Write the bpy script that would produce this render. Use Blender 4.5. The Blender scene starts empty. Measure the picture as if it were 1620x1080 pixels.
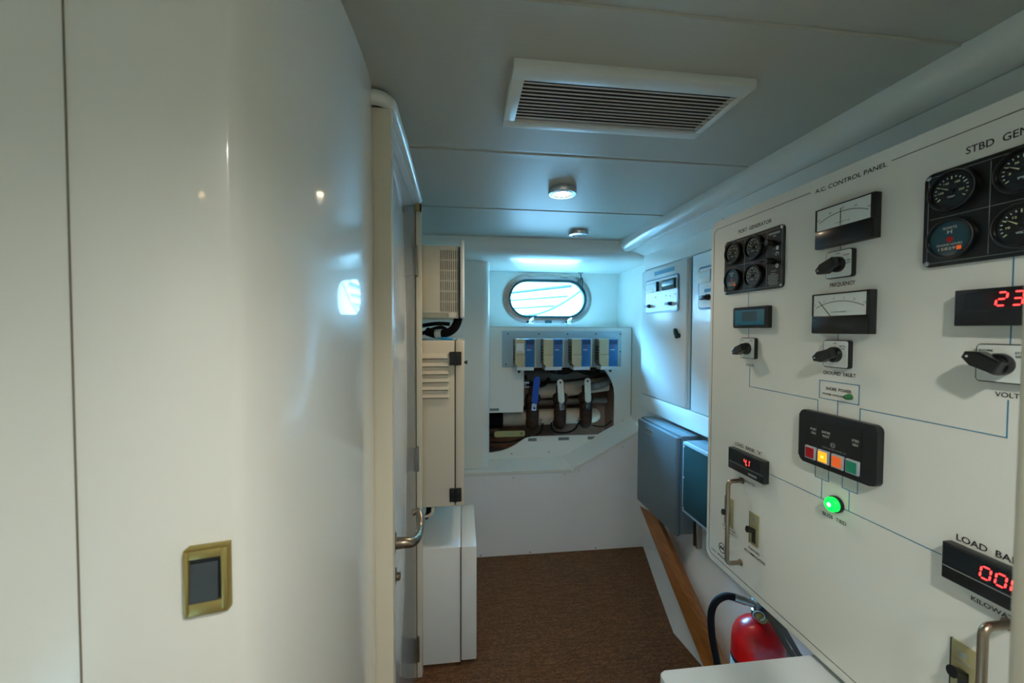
import bpy, bmesh, math
from math import sin, cos, pi, radians
from mathutils import Vector, Matrix

sc = bpy.context.scene
COL = sc.collection

# ------------------------------------------------------------------ camera
cam_d = bpy.data.cameras.new('camera'); cam = bpy.data.objects.new('camera', cam_d); COL.objects.link(cam)
cam_d.sensor_width = 36.0; cam_d.lens = 14.0; cam_d.clip_start = 0.01
cam.location = (0, 0, 1.45)
cam.rotation_euler = (Matrix.Rotation(-radians(6.97), 3, 'Z') @ Matrix.Rotation(pi/2 - radians(1.62), 3, 'X')
                      @ Matrix.Rotation(radians(0.2), 3, 'Z')).to_euler()
cam_d.dof.use_dof = True; cam_d.dof.focus_distance = 1.05; cam_d.dof.aperture_fstop = 4.5
sc.camera = cam

# ------------------------------------------------------------------ colour management
vs = sc.view_settings
sc.display_settings.display_device = 'sRGB'
vs.view_transform = 'Standard'; vs.look = 'None'; vs.exposure = 0.0; vs.gamma = 1.0; vs.use_curve_mapping = False

# ------------------------------------------------------------------ world (daylight outside the porthole)
w = bpy.data.worlds.new('daylight'); sc.world = w; w.use_nodes = True
bg = w.node_tree.nodes['Background']; bg.inputs[0].default_value = (0.40, 0.76, 1.0, 1); bg.inputs[1].default_value = 9.0
sc.cycles.max_bounces = 14; sc.cycles.diffuse_bounces = 8; sc.cycles.glossy_bounces = 5

def lamp(name, kind, loc, energy, color, parent=None, **kw):
    d = bpy.data.lights.new(name, kind); d.energy = energy; d.color = color
    o = bpy.data.objects.new(name, d); COL.objects.link(o); o.location = loc
    for k, v in kw.items():
        if k == 'rot': o.rotation_euler = v
        else: setattr(d, k, v)
    return o
# open sky high above the porthole, shining down and in through it
lamp('sky_light', 'AREA', (0.15, 4.35, 2.95), 2600, (0.17, 0.56, 1.0), shape='RECTANGLE', size=1.6, size_y=1.0,
     rot=(radians(-46), 0, radians(-12)))
SUN = lamp('sun', 'SUN', (0, 0, 6), 9.0, (0.80, 0.95, 1.0), angle=0.02)
SUN.rotation_euler = Vector((0.15, 0.55, -1.0)).to_track_quat('-Z', 'Y').to_euler()

# ------------------------------------------------------------------ materials
def lin(c):
    return tuple((x/12.92 if x <= .04045 else ((x+.055)/1.055)**2.4) for x in c)
def hexc(h):
    return lin(tuple(int(h[i:i+2], 16)/255 for i in (0, 2, 4)))
MATS = {}
def mat(name, col, rough=0.5, metal=0.0, coat=0.0, bump=None, emit=None, spec=0.5, var=0.0, trans=0.0, vscale=6.0):
    m = bpy.data.materials.new(name); m.use_nodes = True; nt = m.node_tree; b = nt.nodes['Principled BSDF']
    c = hexc(col) if isinstance(col, str) else col
    b.inputs['Base Color'].default_value = (*c, 1); b.inputs['Roughness'].default_value = rough
    b.inputs['Metallic'].default_value = metal; b.inputs['Coat Weight'].default_value = coat
    b.inputs['Coat Roughness'].default_value = 0.06; b.inputs['Specular IOR Level'].default_value = spec
    b.inputs['Transmission Weight'].default_value = trans
    tc = nt.nodes.new('ShaderNodeTexCoord')
    if var:
        n = nt.nodes.new('ShaderNodeTexNoise'); n.inputs['Scale'].default_value = vscale; n.inputs['Detail'].default_value = 5
        nt.links.new(tc.outputs['Object'], n.inputs['Vector'])
        r = nt.nodes.new('ShaderNodeValToRGB'); r.color_ramp.elements[0].position = .3; r.color_ramp.elements[1].position = .7
        r.color_ramp.elements[0].color = (*[x*(1-var) for x in c], 1); r.color_ramp.elements[1].color = (*[min(1, x*(1+var*.5)) for x in c], 1)
        nt.links.new(n.outputs['Fac'], r.inputs['Fac']); nt.links.new(r.outputs['Color'], b.inputs['Base Color'])
    if bump:
        n = nt.nodes.new('ShaderNodeTexNoise'); n.inputs['Scale'].default_value = bump[0]; n.inputs['Detail'].default_value = 3
        nt.links.new(tc.outputs['Object'], n.inputs['Vector'])
        bp = nt.nodes.new('ShaderNodeBump'); bp.inputs['Strength'].default_value = bump[1]; bp.inputs['Distance'].default_value = 0.002
        nt.links.new(n.outputs['Fac'], bp.inputs['Height']); nt.links.new(bp.outputs['Normal'], b.inputs['Normal'])
    if emit:
        e = hexc(emit[0]) if isinstance(emit[0], str) else emit[0]
        b.inputs['Emission Color'].default_value = (*e, 1); b.inputs['Emission Strength'].default_value = emit[1]
    MATS[name] = m
    return m

mat('gelcoat', 'E8EAE4', .28, coat=1.0, bump=(4, .015))
mat('gelcoat_panel', 'E4E7E0', .30, coat=.2)
mat('gelcoat_textured', 'ECF0F2', .55, bump=(180, .35))
mat('cream_trim', 'DDD6C2', .35)
mat('door_gloss', 'DCE6EA', .12, coat=.5)
mat('pipe_white', 'D6DAD4', .25, coat=.3)
mat('ivory_plastic', 'E2D8C4', .45)
mat('ivory_box', 'D8D0BC', .5)
mat('white_paint', 'E4E6E2', .32, coat=.2)
mat('groove', '3A3A34', .8)
mat('soft_line', '7C7668', .8)
mat('black_plastic', '14181B', .38)
mat('black_satin', '0C0F11', .28, coat=.2)
mat('black_rubber', '0B0B0C', .7, spec=.25)
mat('dark_screen', '10181C', .12)
mat('red_screen', '2A0A10', .12)
mat('dial_black', '0D1416', .25, coat=.5)
mat('dial_blue', '1C4652', .25, coat=.5)
mat('dial_white', 'DCE4E0', .35)
mat('ink', '16181A', .6)
mat('ink_grey', '8E9896', .6)
mat('ink_white', 'C8D0CC', .6)
mat('ink_blue', '2E7FA6', .6)
mat('needle', 'D8DCB0', .5)
mat('chrome', 'C8CCD0', .16, 1.0)
mat('steel', 'A8A49C', .3, 1.0)
mat('nickel', '9C8F7E', .32, 1.0)
mat('brass_dull', 'A8985C', .35, .6)
mat('switch_grey', '3C444A', .45)
mat('grey_enclosure', '6C7E86', .45, bump=(120, .1))
mat('grey_lid', '22403F', .6, spec=.15)
mat('slat_brown', 'C4BCB0', .5)
mat('vent_dark', '14110E', .8)
mat('vent_frame', 'CED2CC', .35)
mat('red_paint', 'D8060E', .28, coat=.4)
mat('counter_white', 'CDD6DA', .32)
mat('oak', 'A4642C', .38, var=.35)
mat('bronze', '3C2C22', .6, .3, var=.4, vscale=30)
mat('pvc_old', 'D6CAB6', .5, var=.18)
mat('pvc_grey', '70706C', .5, var=.3)
mat('bilge', '7A5A48', .7, var=.5)
mat('lever_blue', '1452B8', .35)
mat('lever_white', 'E0E0D0', .4, var=.1, vscale=40)
mat('lever_yellow', 'A8A870', .45, var=.1, vscale=40)
mat('drive_cream', 'C0B48E', .45)
mat('drive_blue', '1E6AA4', .35)
mat('drive_panel', '123E66', .3)
mat('drive_side', '6E6E64', .5)
mat('drive_grey', 'C8D4D6', .5)
mat('plate_alu', 'A6BEC8', .45)
mat('lamp_glow', 'FFE2B0', .4, emit=('FFD9A0', 18))
mat('led_red', 'FF2010', .4, emit=((1.0, .03, .03), 5))
mat('green_lamp', '10C030', .3, emit=((.0, 1.0, .08), 1.6))
mat('green_core', '90FFC0', .3, emit=((.45, 1.0, .75), 4.0))
mat('green_led', '0E6A28', .2, coat=.6)
mat('btn_red', 'B00A10', .3)
mat('btn_amber', 'FF8A10', .3, emit=((1.0, .30, .01), 1.5))
mat('btn_amber_core', 'FFC060', .3, emit=((1.0, .55, .10), 2.2))
mat('btn_orange', 'E8622A', .3, emit=((1.0, .16, .02), .35))
mat('btn_green', '1E9070', .3)
mat('btn_rim', 'A8B4BC', .4)
mat('lcd_blue', '1C6A84', .15, coat=.5)
mat('label_blue', '2F7C98', .5)
mat('breaker_plate', 'A8A278', .35, .3)
mat('hull_white', 'F0F2F4', .5)
mat('hull_line', '1E4658', .5)
mat('yellow_label', 'B8A820', .5)
mat('blue_tag', '1468A8', .4)
mat('foil_blue', '3CA8E0', .4)

# window pane: thin clear glass that lets the daylight straight in
m = bpy.data.materials.new('pane_glass'); m.use_nodes = True; nt = m.node_tree; nt.nodes.clear()
o_ = nt.nodes.new('ShaderNodeOutputMaterial'); t_ = nt.nodes.new('ShaderNodeBsdfTransparent'); g_ = nt.nodes.new('ShaderNodeBsdfGlossy')
t_.inputs[0].default_value = (.93, .98, 1, 1); g_.inputs['Roughness'].default_value = .03
x_ = nt.nodes.new('ShaderNodeMixShader'); x_.inputs[0].default_value = .06
nt.links.new(t_.outputs[0], x_.inputs[1]); nt.links.new(g_.outputs[0], x_.inputs[2]); nt.links.new(x_.outputs[0], o_.inputs[0]); MATS['pane_glass'] = m

# woven brown floor covering: rows of short yarn cells
m = bpy.data.materials.new('sisal'); m.use_nodes = True; nt = m.node_tree; b = nt.nodes['Principled BSDF']
tc = nt.nodes.new('ShaderNodeTexCoord'); br = nt.nodes.new('ShaderNodeTexBrick'); nz = nt.nodes.new('ShaderNodeTexNoise'); mp = nt.nodes.new('ShaderNodeMapping')
br.inputs['Scale'].default_value = 1.0; br.inputs['Brick Width'].default_value = .012; br.inputs['Row Height'].default_value = .006
br.inputs['Mortar Size'].default_value = .0014; br.inputs['Mortar Smooth'].default_value = .6
br.inputs['Color1'].default_value = (*hexc('966A44'), 1); br.inputs['Color2'].default_value = (*hexc('6C4830'), 1); br.inputs['Mortar'].default_value = (*hexc('301C10'), 1)
nt.links.new(tc.outputs['Object'], br.inputs['Vector'])
mp.inputs['Scale'].default_value = (6, 60, 1); nt.links.new(tc.outputs['Object'], mp.inputs['Vector']); nt.links.new(mp.outputs[0], nz.inputs['Vector'])
nz.inputs['Scale'].default_value = 1.5; nz.inputs['Detail'].default_value = 4
mx = nt.nodes.new('ShaderNodeMix'); mx.data_type = 'RGBA'; mx.blend_type = 'OVERLAY'; mx.inputs['Factor'].default_value = .7
nt.links.new(br.outputs['Color'], mx.inputs[6]); nt.links.new(nz.outputs['Fac'], mx.inputs[7]); nt.links.new(mx.outputs[2], b.inputs['Base Color'])
bp = nt.nodes.new('ShaderNodeBump'); bp.inputs['Strength'].default_value = .6; bp.inputs['Distance'].default_value = .002; bp.invert = True
nt.links.new(br.outputs['Fac'], bp.inputs['Height']); nt.links.new(bp.outputs[0], b.inputs['Normal']); b.inputs['Roughness'].default_value = .9
MATS['sisal'] = m

# ceiling vinyl with fine cross grain
m = bpy.data.materials.new('ceiling_vinyl'); m.use_nodes = True; nt = m.node_tree; b = nt.nodes['Principled BSDF']
tc = nt.nodes.new('ShaderNodeTexCoord'); mp = nt.nodes.new('ShaderNodeMapping'); nz = nt.nodes.new('ShaderNodeTexNoise')
mp.inputs['Scale'].default_value = (25, 160, 1); nz.inputs['Scale'].default_value = 1.0; nz.inputs['Detail'].default_value = 3
nt.links.new(tc.outputs['Object'], mp.inputs[0]); nt.links.new(mp.outputs[0], nz.inputs['Vector'])
bp = nt.nodes.new('ShaderNodeBump'); bp.inputs['Strength'].default_value = .35; bp.inputs['Distance'].default_value = .001
nt.links.new(nz.outputs['Fac'], bp.inputs['Height']); nt.links.new(bp.outputs[0], b.inputs['Normal'])
b.inputs['Base Color'].default_value = (*hexc('AEADA0'), 1); b.inputs['Roughness'].default_value = .42
MATS['ceiling_vinyl'] = m

# oak with grain along the rail
nt = MATS['oak'].node_tree
for n in nt.nodes:
    if n.type == 'TEX_NOISE':
        mp = nt.nodes.new('ShaderNodeMapping'); mp.inputs['Scale'].default_value = (18, 2.0, 18)
        tcn = [k for k in nt.nodes if k.type == 'TEX_COORD'][0]
        nt.links.new(tcn.outputs['Object'], mp.inputs[0]); nt.links.new(mp.outputs[0], n.inputs['Vector'])

# ------------------------------------------------------------------ mesh builder
class MB:
    def __init__(s, T=None):
        s.bm = bmesh.new(); s.slots = []; s.T = T or Matrix.Identity(4)
    def mi(s, name):
        if name not in s.slots: s.slots.append(name)
        return s.slots.index(name)
    def add(s, verts, faces, m, smooth=False):
        i = s.mi(m); vv = [s.bm.verts.new(s.T @ Vector(v)) for v in verts]
        for f in faces:
            try:
                fc = s.bm.faces.new([vv[k] for k in f]); fc.material_index = i; fc.smooth = smooth
            except ValueError: pass
        return s
    def box(s, x0, x1, y0, y1, z0, z1, m, bev=0.0, seg=2):
        t = bmesh.new(); bmesh.ops.create_cube(t, size=1)
        for v in t.verts: v.co = Vector(((x0+x1)/2 + v.co.x*(x1-x0), (y0+y1)/2 + v.co.y*(y1-y0), (z0+z1)/2 + v.co.z*(z1-z0)))
        if bev: bmesh.ops.bevel(t, geom=t.edges[:], offset=bev, segments=seg, profile=.5, affect='EDGES', clamp_overlap=True)
        return s.merge(t, m, smooth=bev > 0)
    def merge(s, t, m, smooth=False, T=None):
        i = s.mi(m); mp = {}
        for v in t.verts:
            c = T @ v.co if T else v.co
            mp[v] = s.bm.verts.new(s.T @ c)
        for f in t.faces:
            try:
                g = s.bm.faces.new([mp[v] for v in f.verts]); g.material_index = i; g.smooth = smooth
            except ValueError: pass
        t.free(); return s
    def prism(s, poly, w0, w1, m, bev=0.0, smooth=False):
        """polygon in local (x, y) extruded along z from w0 to w1; bev rounds the w1 rim"""
        n = len(poly); t = bmesh.new()
        a = [t.verts.new((p[0], p[1], w0)) for p in poly]; b = [t.verts.new((p[0], p[1], w1)) for p in poly]
        t.faces.new(a[::-1]); top = t.faces.new(b)
        for k in range(n): t.faces.new((a[k], a[(k+1) % n], b[(k+1) % n], b[k]))
        if bev: bmesh.ops.bevel(t, geom=list(top.edges), offset=bev, segments=2, profile=.5, affect='EDGES', clamp_overlap=True)
        return s.merge(t, m, smooth=smooth)
    def lathe(s, prof, m, c=(0, 0, 0), ax='z', seg=32, smooth=True, caps=True):
        """profile [(r, h)] round an axis through c"""
        vs_, fs = [], []
        for r, h in prof:
            for k in range(seg):
                a = 2*pi*k/seg; p = {'z': (r*cos(a), r*sin(a), h), 'y': (r*cos(a), h, -r*sin(a)), 'x': (h, r*cos(a), r*sin(a))}[ax]
                vs_.append((c[0]+p[0], c[1]+p[1], c[2]+p[2]))
        for j in range(len(prof)-1):
            for k in range(seg):
                k2 = (k+1) % seg; fs.append((j*seg+k, j*seg+k2, (j+1)*seg+k2, (j+1)*seg+k))
        if caps:
            if prof[0][0] > 1e-6: fs.append(tuple(range(seg))[::-1])
            if prof[-1][0] > 1e-6: fs.append(tuple((len(prof)-1)*seg+k for k in range(seg)))
        return s.add(vs_, fs, m, smooth)
    def tube(s, pts, r, m, seg=12, res=0, smooth=True):
        pts = [Vector(p) for p in pts]
        if res: pts = catmull(pts, res)
        rr = r if isinstance(r, (list, tuple)) else [r]*len(pts)
        if len(rr) != len(pts): rr = [rr[0] + (rr[-1]-rr[0])*k/(len(pts)-1) for k in range(len(pts))]
        vs_, fs = [], []; up = None
        for i, p in enumerate(pts):
            d = (pts[min(i+1, len(pts)-1)] - pts[max(i-1, 0)]).normalized()
            if up is None: up = Vector((0, 0, 1)) if abs(d.z) < .9 else Vector((1, 0, 0))
            a = d.cross(up).normalized(); up = a.cross(d).normalized()
            for k in range(seg):
                t = 2*pi*k/seg; vs_.append(p + a*(rr[i]*cos(t)) + up*(rr[i]*sin(t)))
        for i in range(len(pts)-1):
            for k in range(seg):
                k2 = (k+1) % seg; fs.append((i*seg+k, i*seg+k2, (i+1)*seg+k2, (i+1)*seg+k))
        fs.append(tuple(range(seg))[::-1]); fs.append(tuple((len(pts)-1)*seg+k for k in range(seg)))
        return s.add(vs_, fs, m, smooth)
    def text(s, txt, x, y, wd, h, w0, m, thick=.0004, italic=0.0):
        """text in local xy plane: left baseline at (x, y), width wd, cap height h, on height w0"""
        cu = bpy.data.curves.new('t', 'FONT'); cu.body = txt; cu.size = 1.0; cu.offset = .012; cu.resolution_u = 3; cu.extrude = 0.0
        ob = bpy.data.objects.new('t', cu); COL.objects.link(ob)
        dg = bpy.context.evaluated_depsgraph_get(); dg.update()
        me = bpy.data.meshes.new_from_object(ob.evaluated_get(dg)); bpy.data.objects.remove(ob); bpy.data.curves.remove(cu)
        xs = [v.co.x for v in me.vertices]
        if not xs: return s
        x0, x1 = min(xs), max(xs); sx = wd/(x1-x0); sy = h/.70
        t = bmesh.new(); t.from_mesh(me); bpy.data.meshes.remove(me)
        for v in t.verts: v.co = Vector((x + (v.co.x-x0)*sx + italic*v.co.y*sy, y + v.co.y*sy, w0+thick))
        return s.merge(t, m)
    def build(s, name, parent=None, loc=None):
        me = bpy.data.meshes.new(name); bmesh.ops.recalc_face_normals(s.bm, faces=s.bm.faces[:])
        if parent is not None: off = world_loc(parent)
        elif loc is not None: off = Vector(loc)
        else:
            xs = [v.co for v in s.bm.verts]
            off = Vector(((min(v.x for v in xs)+max(v.x for v in xs))/2, (min(v.y for v in xs)+max(v.y for v in xs))/2, min(v.z for v in xs)))
        for v in s.bm.verts: v.co -= off
        # sharp edges between smooth faces beyond 40 degrees
        for e in s.bm.edges:
            if len(e.link_faces) == 2 and e.calc_face_angle(0) > radians(42): e.smooth = False
        s.bm.to_mesh(me); s.bm.free()
        for n in s.slots: me.materials.append(MATS[n])
        o = bpy.data.objects.new(name, me); COL.objects.link(o)
        if parent is not None: o.parent = parent
        else: o.location = off
        return o

def world_loc(o):
    v = Vector(o.location)
    while o.parent: o = o.parent; v += Vector(o.location)
    return v
def catmull(p, n):
    out = []; q = [p[0]] + p + [p[-1]]
    for i in range(1, len(q)-2):
        for k in range(n):
            t = k/n; a, b, c, d = q[i-1], q[i], q[i+1], q[i+2]
            out.append(.5*((2*b) + (-a+c)*t + (2*a-5*b+4*c-d)*t*t + (-a+3*b-3*c+d)*t**3))
    out.append(p[-1]); return out
def rrect(x0, x1, y0, y1, r, n=5):
    out = []
    for cx, cy, a0 in ((x1-r, y1-r, 0), (x0+r, y1-r, 90), (x0+r, y0+r, 180), (x1-r, y0+r, 270)):
        for k in range(n+1):
            a = radians(a0 + 90*k/n); out.append((cx+r*cos(a), cy+r*sin(a)))
    return out
def circ(cx, cy, r, n=24): return [(cx+r*cos(2*pi*k/n), cy+r*sin(2*pi*k/n)) for k in range(n)]
def frame(origin, ex, ey, ez):
    M = Matrix.Identity(4)
    for i, e in enumerate((ex, ey, ez)):
        for j in range(3): M[j][i] = e[j]
    for j in range(3): M[j][3] = origin[j]
    return M
def facing_back(y):  return frame((0, y, 0), (1, 0, 0), (0, 0, 1), (0, -1, 0))     # surfaces that face the camera end
def facing_port(x):  return frame((x, 0, 0), (0, -1, 0), (0, 0, 1), (-1, 0, 0))    # right-hand surfaces, u = -y
def facing_stbd(x):  return frame((x, 0, 0), (0, 1, 0), (0, 0, 1), (1, 0, 0))      # left-hand surfaces, u = y
def thing(name, loc, label, cat, group=None, rz=0):
    o = bpy.data.objects.new(name, None); COL.objects.link(o); o.location = loc; o.empty_display_size = .05
    o.rotation_euler.z = rz
    return tag(o, label, cat, group)
def tag(o, label, cat, group=None):
    o['label'] = label; o['category'] = cat
    if group: o['group'] = group
    return o
def struct(mb, name):
    o = mb.build(name); o['kind'] = 'structure'; return o
def plabel(o, s): o['label'] = s; return o
def copy_tree(o, parent=None):
    c = o.copy(); COL.objects.link(c)
    if parent is not None: c.parent = parent
    for ch in [k for k in bpy.data.objects if k.parent == o]: copy_tree(ch, c)
    return c

# =================================================================== SETTING
# floor
f = MB(); f.box(-.9, 1.35, -1.3, 2.6, -.03, 0, 'sisal'); struct(f, 'floor')

# ceiling: padded panels with seams
c = MB(); prof = [(-1.3, 2.0)]
for s_ in (-.48, .095, .67, 1.245, 1.82):
    prof += [(s_-.02, 2.0), (s_-.006, 2.0015), (s_, 2.003), (s_+.0012, 1.9985), (s_+.03, 1.9993)]
prof += [(2.4, 2.0), (2.4, 2.06), (-1.3, 2.06)]
n = len(prof); xs = (-1.0, 1.35)
c.add([(x, p[0], p[1]) for x in xs for p in prof], [tuple(range(n))[::-1], tuple(range(n, 2*n))] + [(k, (k+1) % n, n+(k+1) % n, n+k) for k in range(n)], 'ceiling_vinyl')
struct(c, 'ceiling')

# near left wall: glossy moulding that turns from facing the camera into the passage
def left_plan():
    pts = [(-1.0, .314), (-.389, .450), (-.259, .479)]
    for k in range(1, 25):
        t = radians(85.7*(1-k/24)); pts.append((-.265+.065*cos(t), .82-.341*sin(t)))
    pts += [(-.2005, .87), (-.203, .92), (-.208, .965)]
    return pts
lp = left_plan()
wl = MB(); poly = lp + [(-.26, .965), (-1.0, .9)]
t = bmesh.new(); a = [t.verts.new((x, y, -.01)) for x, y in poly]; b_ = [t.verts.new((x, y, 2.03)) for x, y in poly]
t.faces.new(a[::-1]); t.faces.new(b_)
for k in range(len(poly)): t.faces.new((a[k], a[(k+1) % len(poly)], b_[(k+1) % len(poly)], b_[k]))
wl.merge(t, 'gelcoat', smooth=True)
struct(wl, 'wall_left')
# fine seam between the two mouldings
sm = MB(); sm.box(-.3896, -.3886, .4485, .4500, 0, 2.0, 'soft_line'); struct(sm, 'trim_1')

# jamb and header of the side door, hinge stile
j = MB()
j.box(-.26, -.167, .967, .998, 0, 1.965, 'cream_trim', .003)
j.box(-.26, -.1695, 1.655, 1.69, 0, 1.945, 'cream_trim', .003)
j.box(-.26, -.178, .998, 1.655, 1.955, 2.0, 'white_paint')
j.box(-.1925, -.190, 1.650, 1.656, 0, 1.945, 'groove')
struct(j, 'trim_2')
# door leaf
dr = MB(); dr.box(-.235, -.196, 1.0, 1.652, .012, 1.95, 'door_gloss', .002)
door = dr.build('door_1'); door['kind'] = 'structure'
T = facing_stbd(-.196)
def rose(name, y, z, r):
    q = MB(T); q.lathe([(r, 0), (r, .003), (r*.9, .007), (r*.6, .0095), (0, .0095)], 'nickel', (y, z, 0), 'z'); return q.build(name, door)
rose('handle_rose', 1.135, .85, .030)
h = MB()
h.tube([(-.188, 1.135, .85), (-.165, 1.136, .850), (-.145, 1.145, .846), (-.134, 1.175, .843), (-.131, 1.215, .850), (-.132, 1.243, .868), (-.141, 1.262, .880), (-.158, 1.262, .876)],
       [.0160, .0095], 'nickel', 16, 6)
h.build('lever_handle', door)
k_ = rose('lock_rose', 1.135, .755, .024)
q = MB(T); q.lathe([(.0105, .008), (.0105, .018), (.008, .020), (0, .020)], 'nickel', (1.135, .755, 0)); q.build('lock_cylinder', door)
for z0, z1 in ((1.665, 1.79), (.87, .975), (.07, .18)):
    q = MB(); q.lathe([(.005, z0), (.006, z0+.004), (.006, z1-.004), (.005, z1)], 'steel', (-.186, 1.653, 0), 'z', 12)
    q.box(-.1955, -.187, 1.640, 1.652, z0+.006, z1-.006, 'steel'); q.build('hinge', door)
# white rounded pipe along the top of the doorway
p = MB()
path = [(-.30, .95, 1.978), (-.215, .95, 1.978)]
for k in range(0, 9):
    a = radians(90*k/8); path.append((-.205+.034*sin(a), .984-.034*cos(a), 1.978))
path += [(-.172, 1.2, 1.978), (-.176, 1.45, 1.976), (-.178, 1.64, 1.972)]
p.tube(path, .0165, 'pipe_white', 20)
tag(p.build('overhead_pipe'), 'white rounded pipe running along the ceiling above the side door', 'pipe')
p = MB(); p.box(-.190, -.172, 1.625, 1.648, 1.925, 1.952, 'brass_dull', .002); p.box(-.172, -.167, 1.628, 1.646, 1.922, 1.950, 'black_rubber', .001)
tag(p.build('door_catch'), 'small tan catch block at the top corner of the side door under the white pipe', 'catch')

# wall behind the left cabinets
q = MB(); q.box(-.9, -.34, .9, 3.05, -.01, 2.03, 'gelcoat_panel'); struct(q, 'wall_port')
# back of the space behind the camera
q = MB(); q.box(-1.0, 1.35, -1.33, -1.28, -.01, 2.05, 'gelcoat_panel'); struct(q, 'wall_back')
q = MB(); q.box(-1.05, -.98, -1.3, .95, -.01, 2.05, 'gelcoat_panel'); struct(q, 'wall_left_rear')

# ------------------------------------------------------------ far end
# upper far wall with the oval porthole opening
def stadium(cx, cz, hw, hh, n=14):
    out = []
    for s_, a0 in ((1, -90), (-1, 90)):
        for k in range(n+1):
            a = radians(a0+180*k/n); out.append((cx+s_*(hw-hh)+hh*cos(a), cz+hh*sin(a)))
    return out
def superoval(cx, cz, hw, hh, n=56, e=2.6):
    out = []
    for k in range(n):
        a = 2*pi*k/n; ca, sa = cos(a), sin(a)
        out.append((cx+hw*math.copysign(abs(ca)**(2/e), ca), cz+hh*math.copysign(abs(sa)**(2/e), sa)))
    return out
WCX, WCZ = .640, 1.690
def ringed(mb, outer, inner, w0, w1, m, inner_m=None):
    n = len(outer)
    V = [(*p, w1) for p in outer] + [(*p, w1) for p in inner] + [(*p, w0) for p in outer] + [(*p, w0) for p in inner]
    F, G = [], []
    for k in range(n):
        k2 = (k+1) % n
        F += [(k, k2, n+k2, n+k), (2*n+k, 3*n+k, 3*n+k2, 2*n+k2), (k, 2*n+k, 2*n+k2, k2)]; G += [(n+k, n+k2, 3*n+k2, 3*n+k)]
    mb.add(V, F + G, m, True)
def rect_like(inner, x0, x1, z0, z1):
    cx, cz = (sum(p[0] for p in inner)/len(inner), sum(p[1] for p in inner)/len(inner)); out = []
    for x, z in inner:
        dx, dz = x-cx, z-cz; s_ = 1e9
        if dx > 1e-9: s_ = min(s_, (x1-cx)/dx)
        if dx < -1e-9: s_ = min(s_, (x0-cx)/dx)
        if dz > 1e-9: s_ = min(s_, (z1-cz)/dz)
        if dz < -1e-9: s_ = min(s_, (z0-cz)/dz)
        out.append((cx+dx*s_, cz+dz*s_))
    for crn in ((x0, z0), (x0, z1), (x1, z0), (x1, z1)):
        i = min(range(len(out)), key=lambda k: (out[k][0]-crn[0])**2+(out[k][1]-crn[1])**2); out[i] = crn
    return out
wf = MB(facing_back(3.0)); hole = stadium(WCX, WCZ, .305, .148)
ringed(wf, rect_like(hole, .0, 1.28, 1.40, 1.95), hole, -.07, 0, 'gelcoat_panel')
wf.box(-.40, .0, 1.40, 1.95, -.07, 0, 'gelcoat_panel')
struct(wf, 'wall_far')
# porthole
win = MB(facing_back(3.0))
so, s1, s2, s3 = stadium(WCX, WCZ, .345, .187), stadium(WCX, WCZ, .322, .164), stadium(WCX, WCZ, .303, .146), stadium(WCX, WCZ, .285, .128)
ringed(win, so, s1, 0, .010, 'steel'); ringed(win, s1, s2, 0, .018, 'chrome'); ringed(win, s2, s3, -.03, .012, 'grey_lid')
W = win.build('window_1'); W['kind'] = 'structure'
q = MB(facing_back(3.0)); q.prism(stadium(WCX, WCZ, .290, .133), -.016, -.012, 'pane_glass'); q.build('pane', W)
q = MB(facing_back(3.0))
for px in (-.20, -.10, 0, .10, .20):
    for sz in (1, -1): q.lathe([(.006, .010), (.006, .0125), (.003, .014), (0, .014)], 'steel', (WCX+px, WCZ+sz*.1755, 0), 'z', 10)
for a in (140, 180, 220, 40, 0, -40):
    q.lathe([(.006, .010), (.006, .0125), (.003, .014), (0, .014)], 'steel', (WCX+math.copysign(.158, cos(radians(a)))+.1755*cos(radians(a)), WCZ+.1755*sin(radians(a)), 0), 'z', 10)
q.build('screws', W)
for px in (-.145, .15):
    q = MB(facing_back(3.0)); q.box(WCX+px-.022, WCX+px+.03, WCZ-.192, WCZ-.168, .010, .030, 'chrome', .004)
    q.tube([(WCX+px-.02, WCZ-.19, .035), (WCX+px+.0, WCZ-.175, .046), (WCX+px+.03, WCZ-.150, .044)], [.010, .007], 'chrome', 10, 3)
    q.lathe([(.010, .03), (.010, .05), (0, .052)], 'black_rubber', (WCX+px-.012, WCZ-.178, 0), 'z', 12); q.build('latch', W)
for px in (-.13, .13):
    q = MB(facing_back(3.0)); q.box(WCX+px-.03, WCX+px+.03, WCZ+.160, WCZ+.180, .010, .022, 'steel', .003); q.build('hinge', W)
q = MB(facing_back(3.0)); q.box(WCX-.02, WCX+.03, WCZ-.185, WCZ-.165, .010, .022, 'grey_lid', .002); q.build('keeper_block', W)
# hold-open hook hanging from the overhead
q = MB(); q.box(.872, .908, 2.965, 2.975, 1.882, 1.893, 'steel', .002)
q.tube([(.890, 2.97, 1.888), (.891, 2.965, 1.855), (.892, 2.96, 1.835)], 0.005, 'grey_lid', 8)
q.tube([(.884, 2.955, 1.84), (.882, 2.95, 1.79), (.889, 2.945, 1.765), (.897, 2.95, 1.79), (.899, 2.955, 1.84), (.892, 2.957, 1.85), (.884, 2.955, 1.84)], .005, 'grey_lid', 8, 4)
q.lathe([(.0, -.012), (.011, -.006), (.011, .006), (0, .012)], 'grey_lid', (.890, 2.945, 1.765), 'y', 12)
tag(q.build('window_hook'), 'thin metal hook on a strap hanging from the ceiling over the right of the porthole', 'hook')

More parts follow.
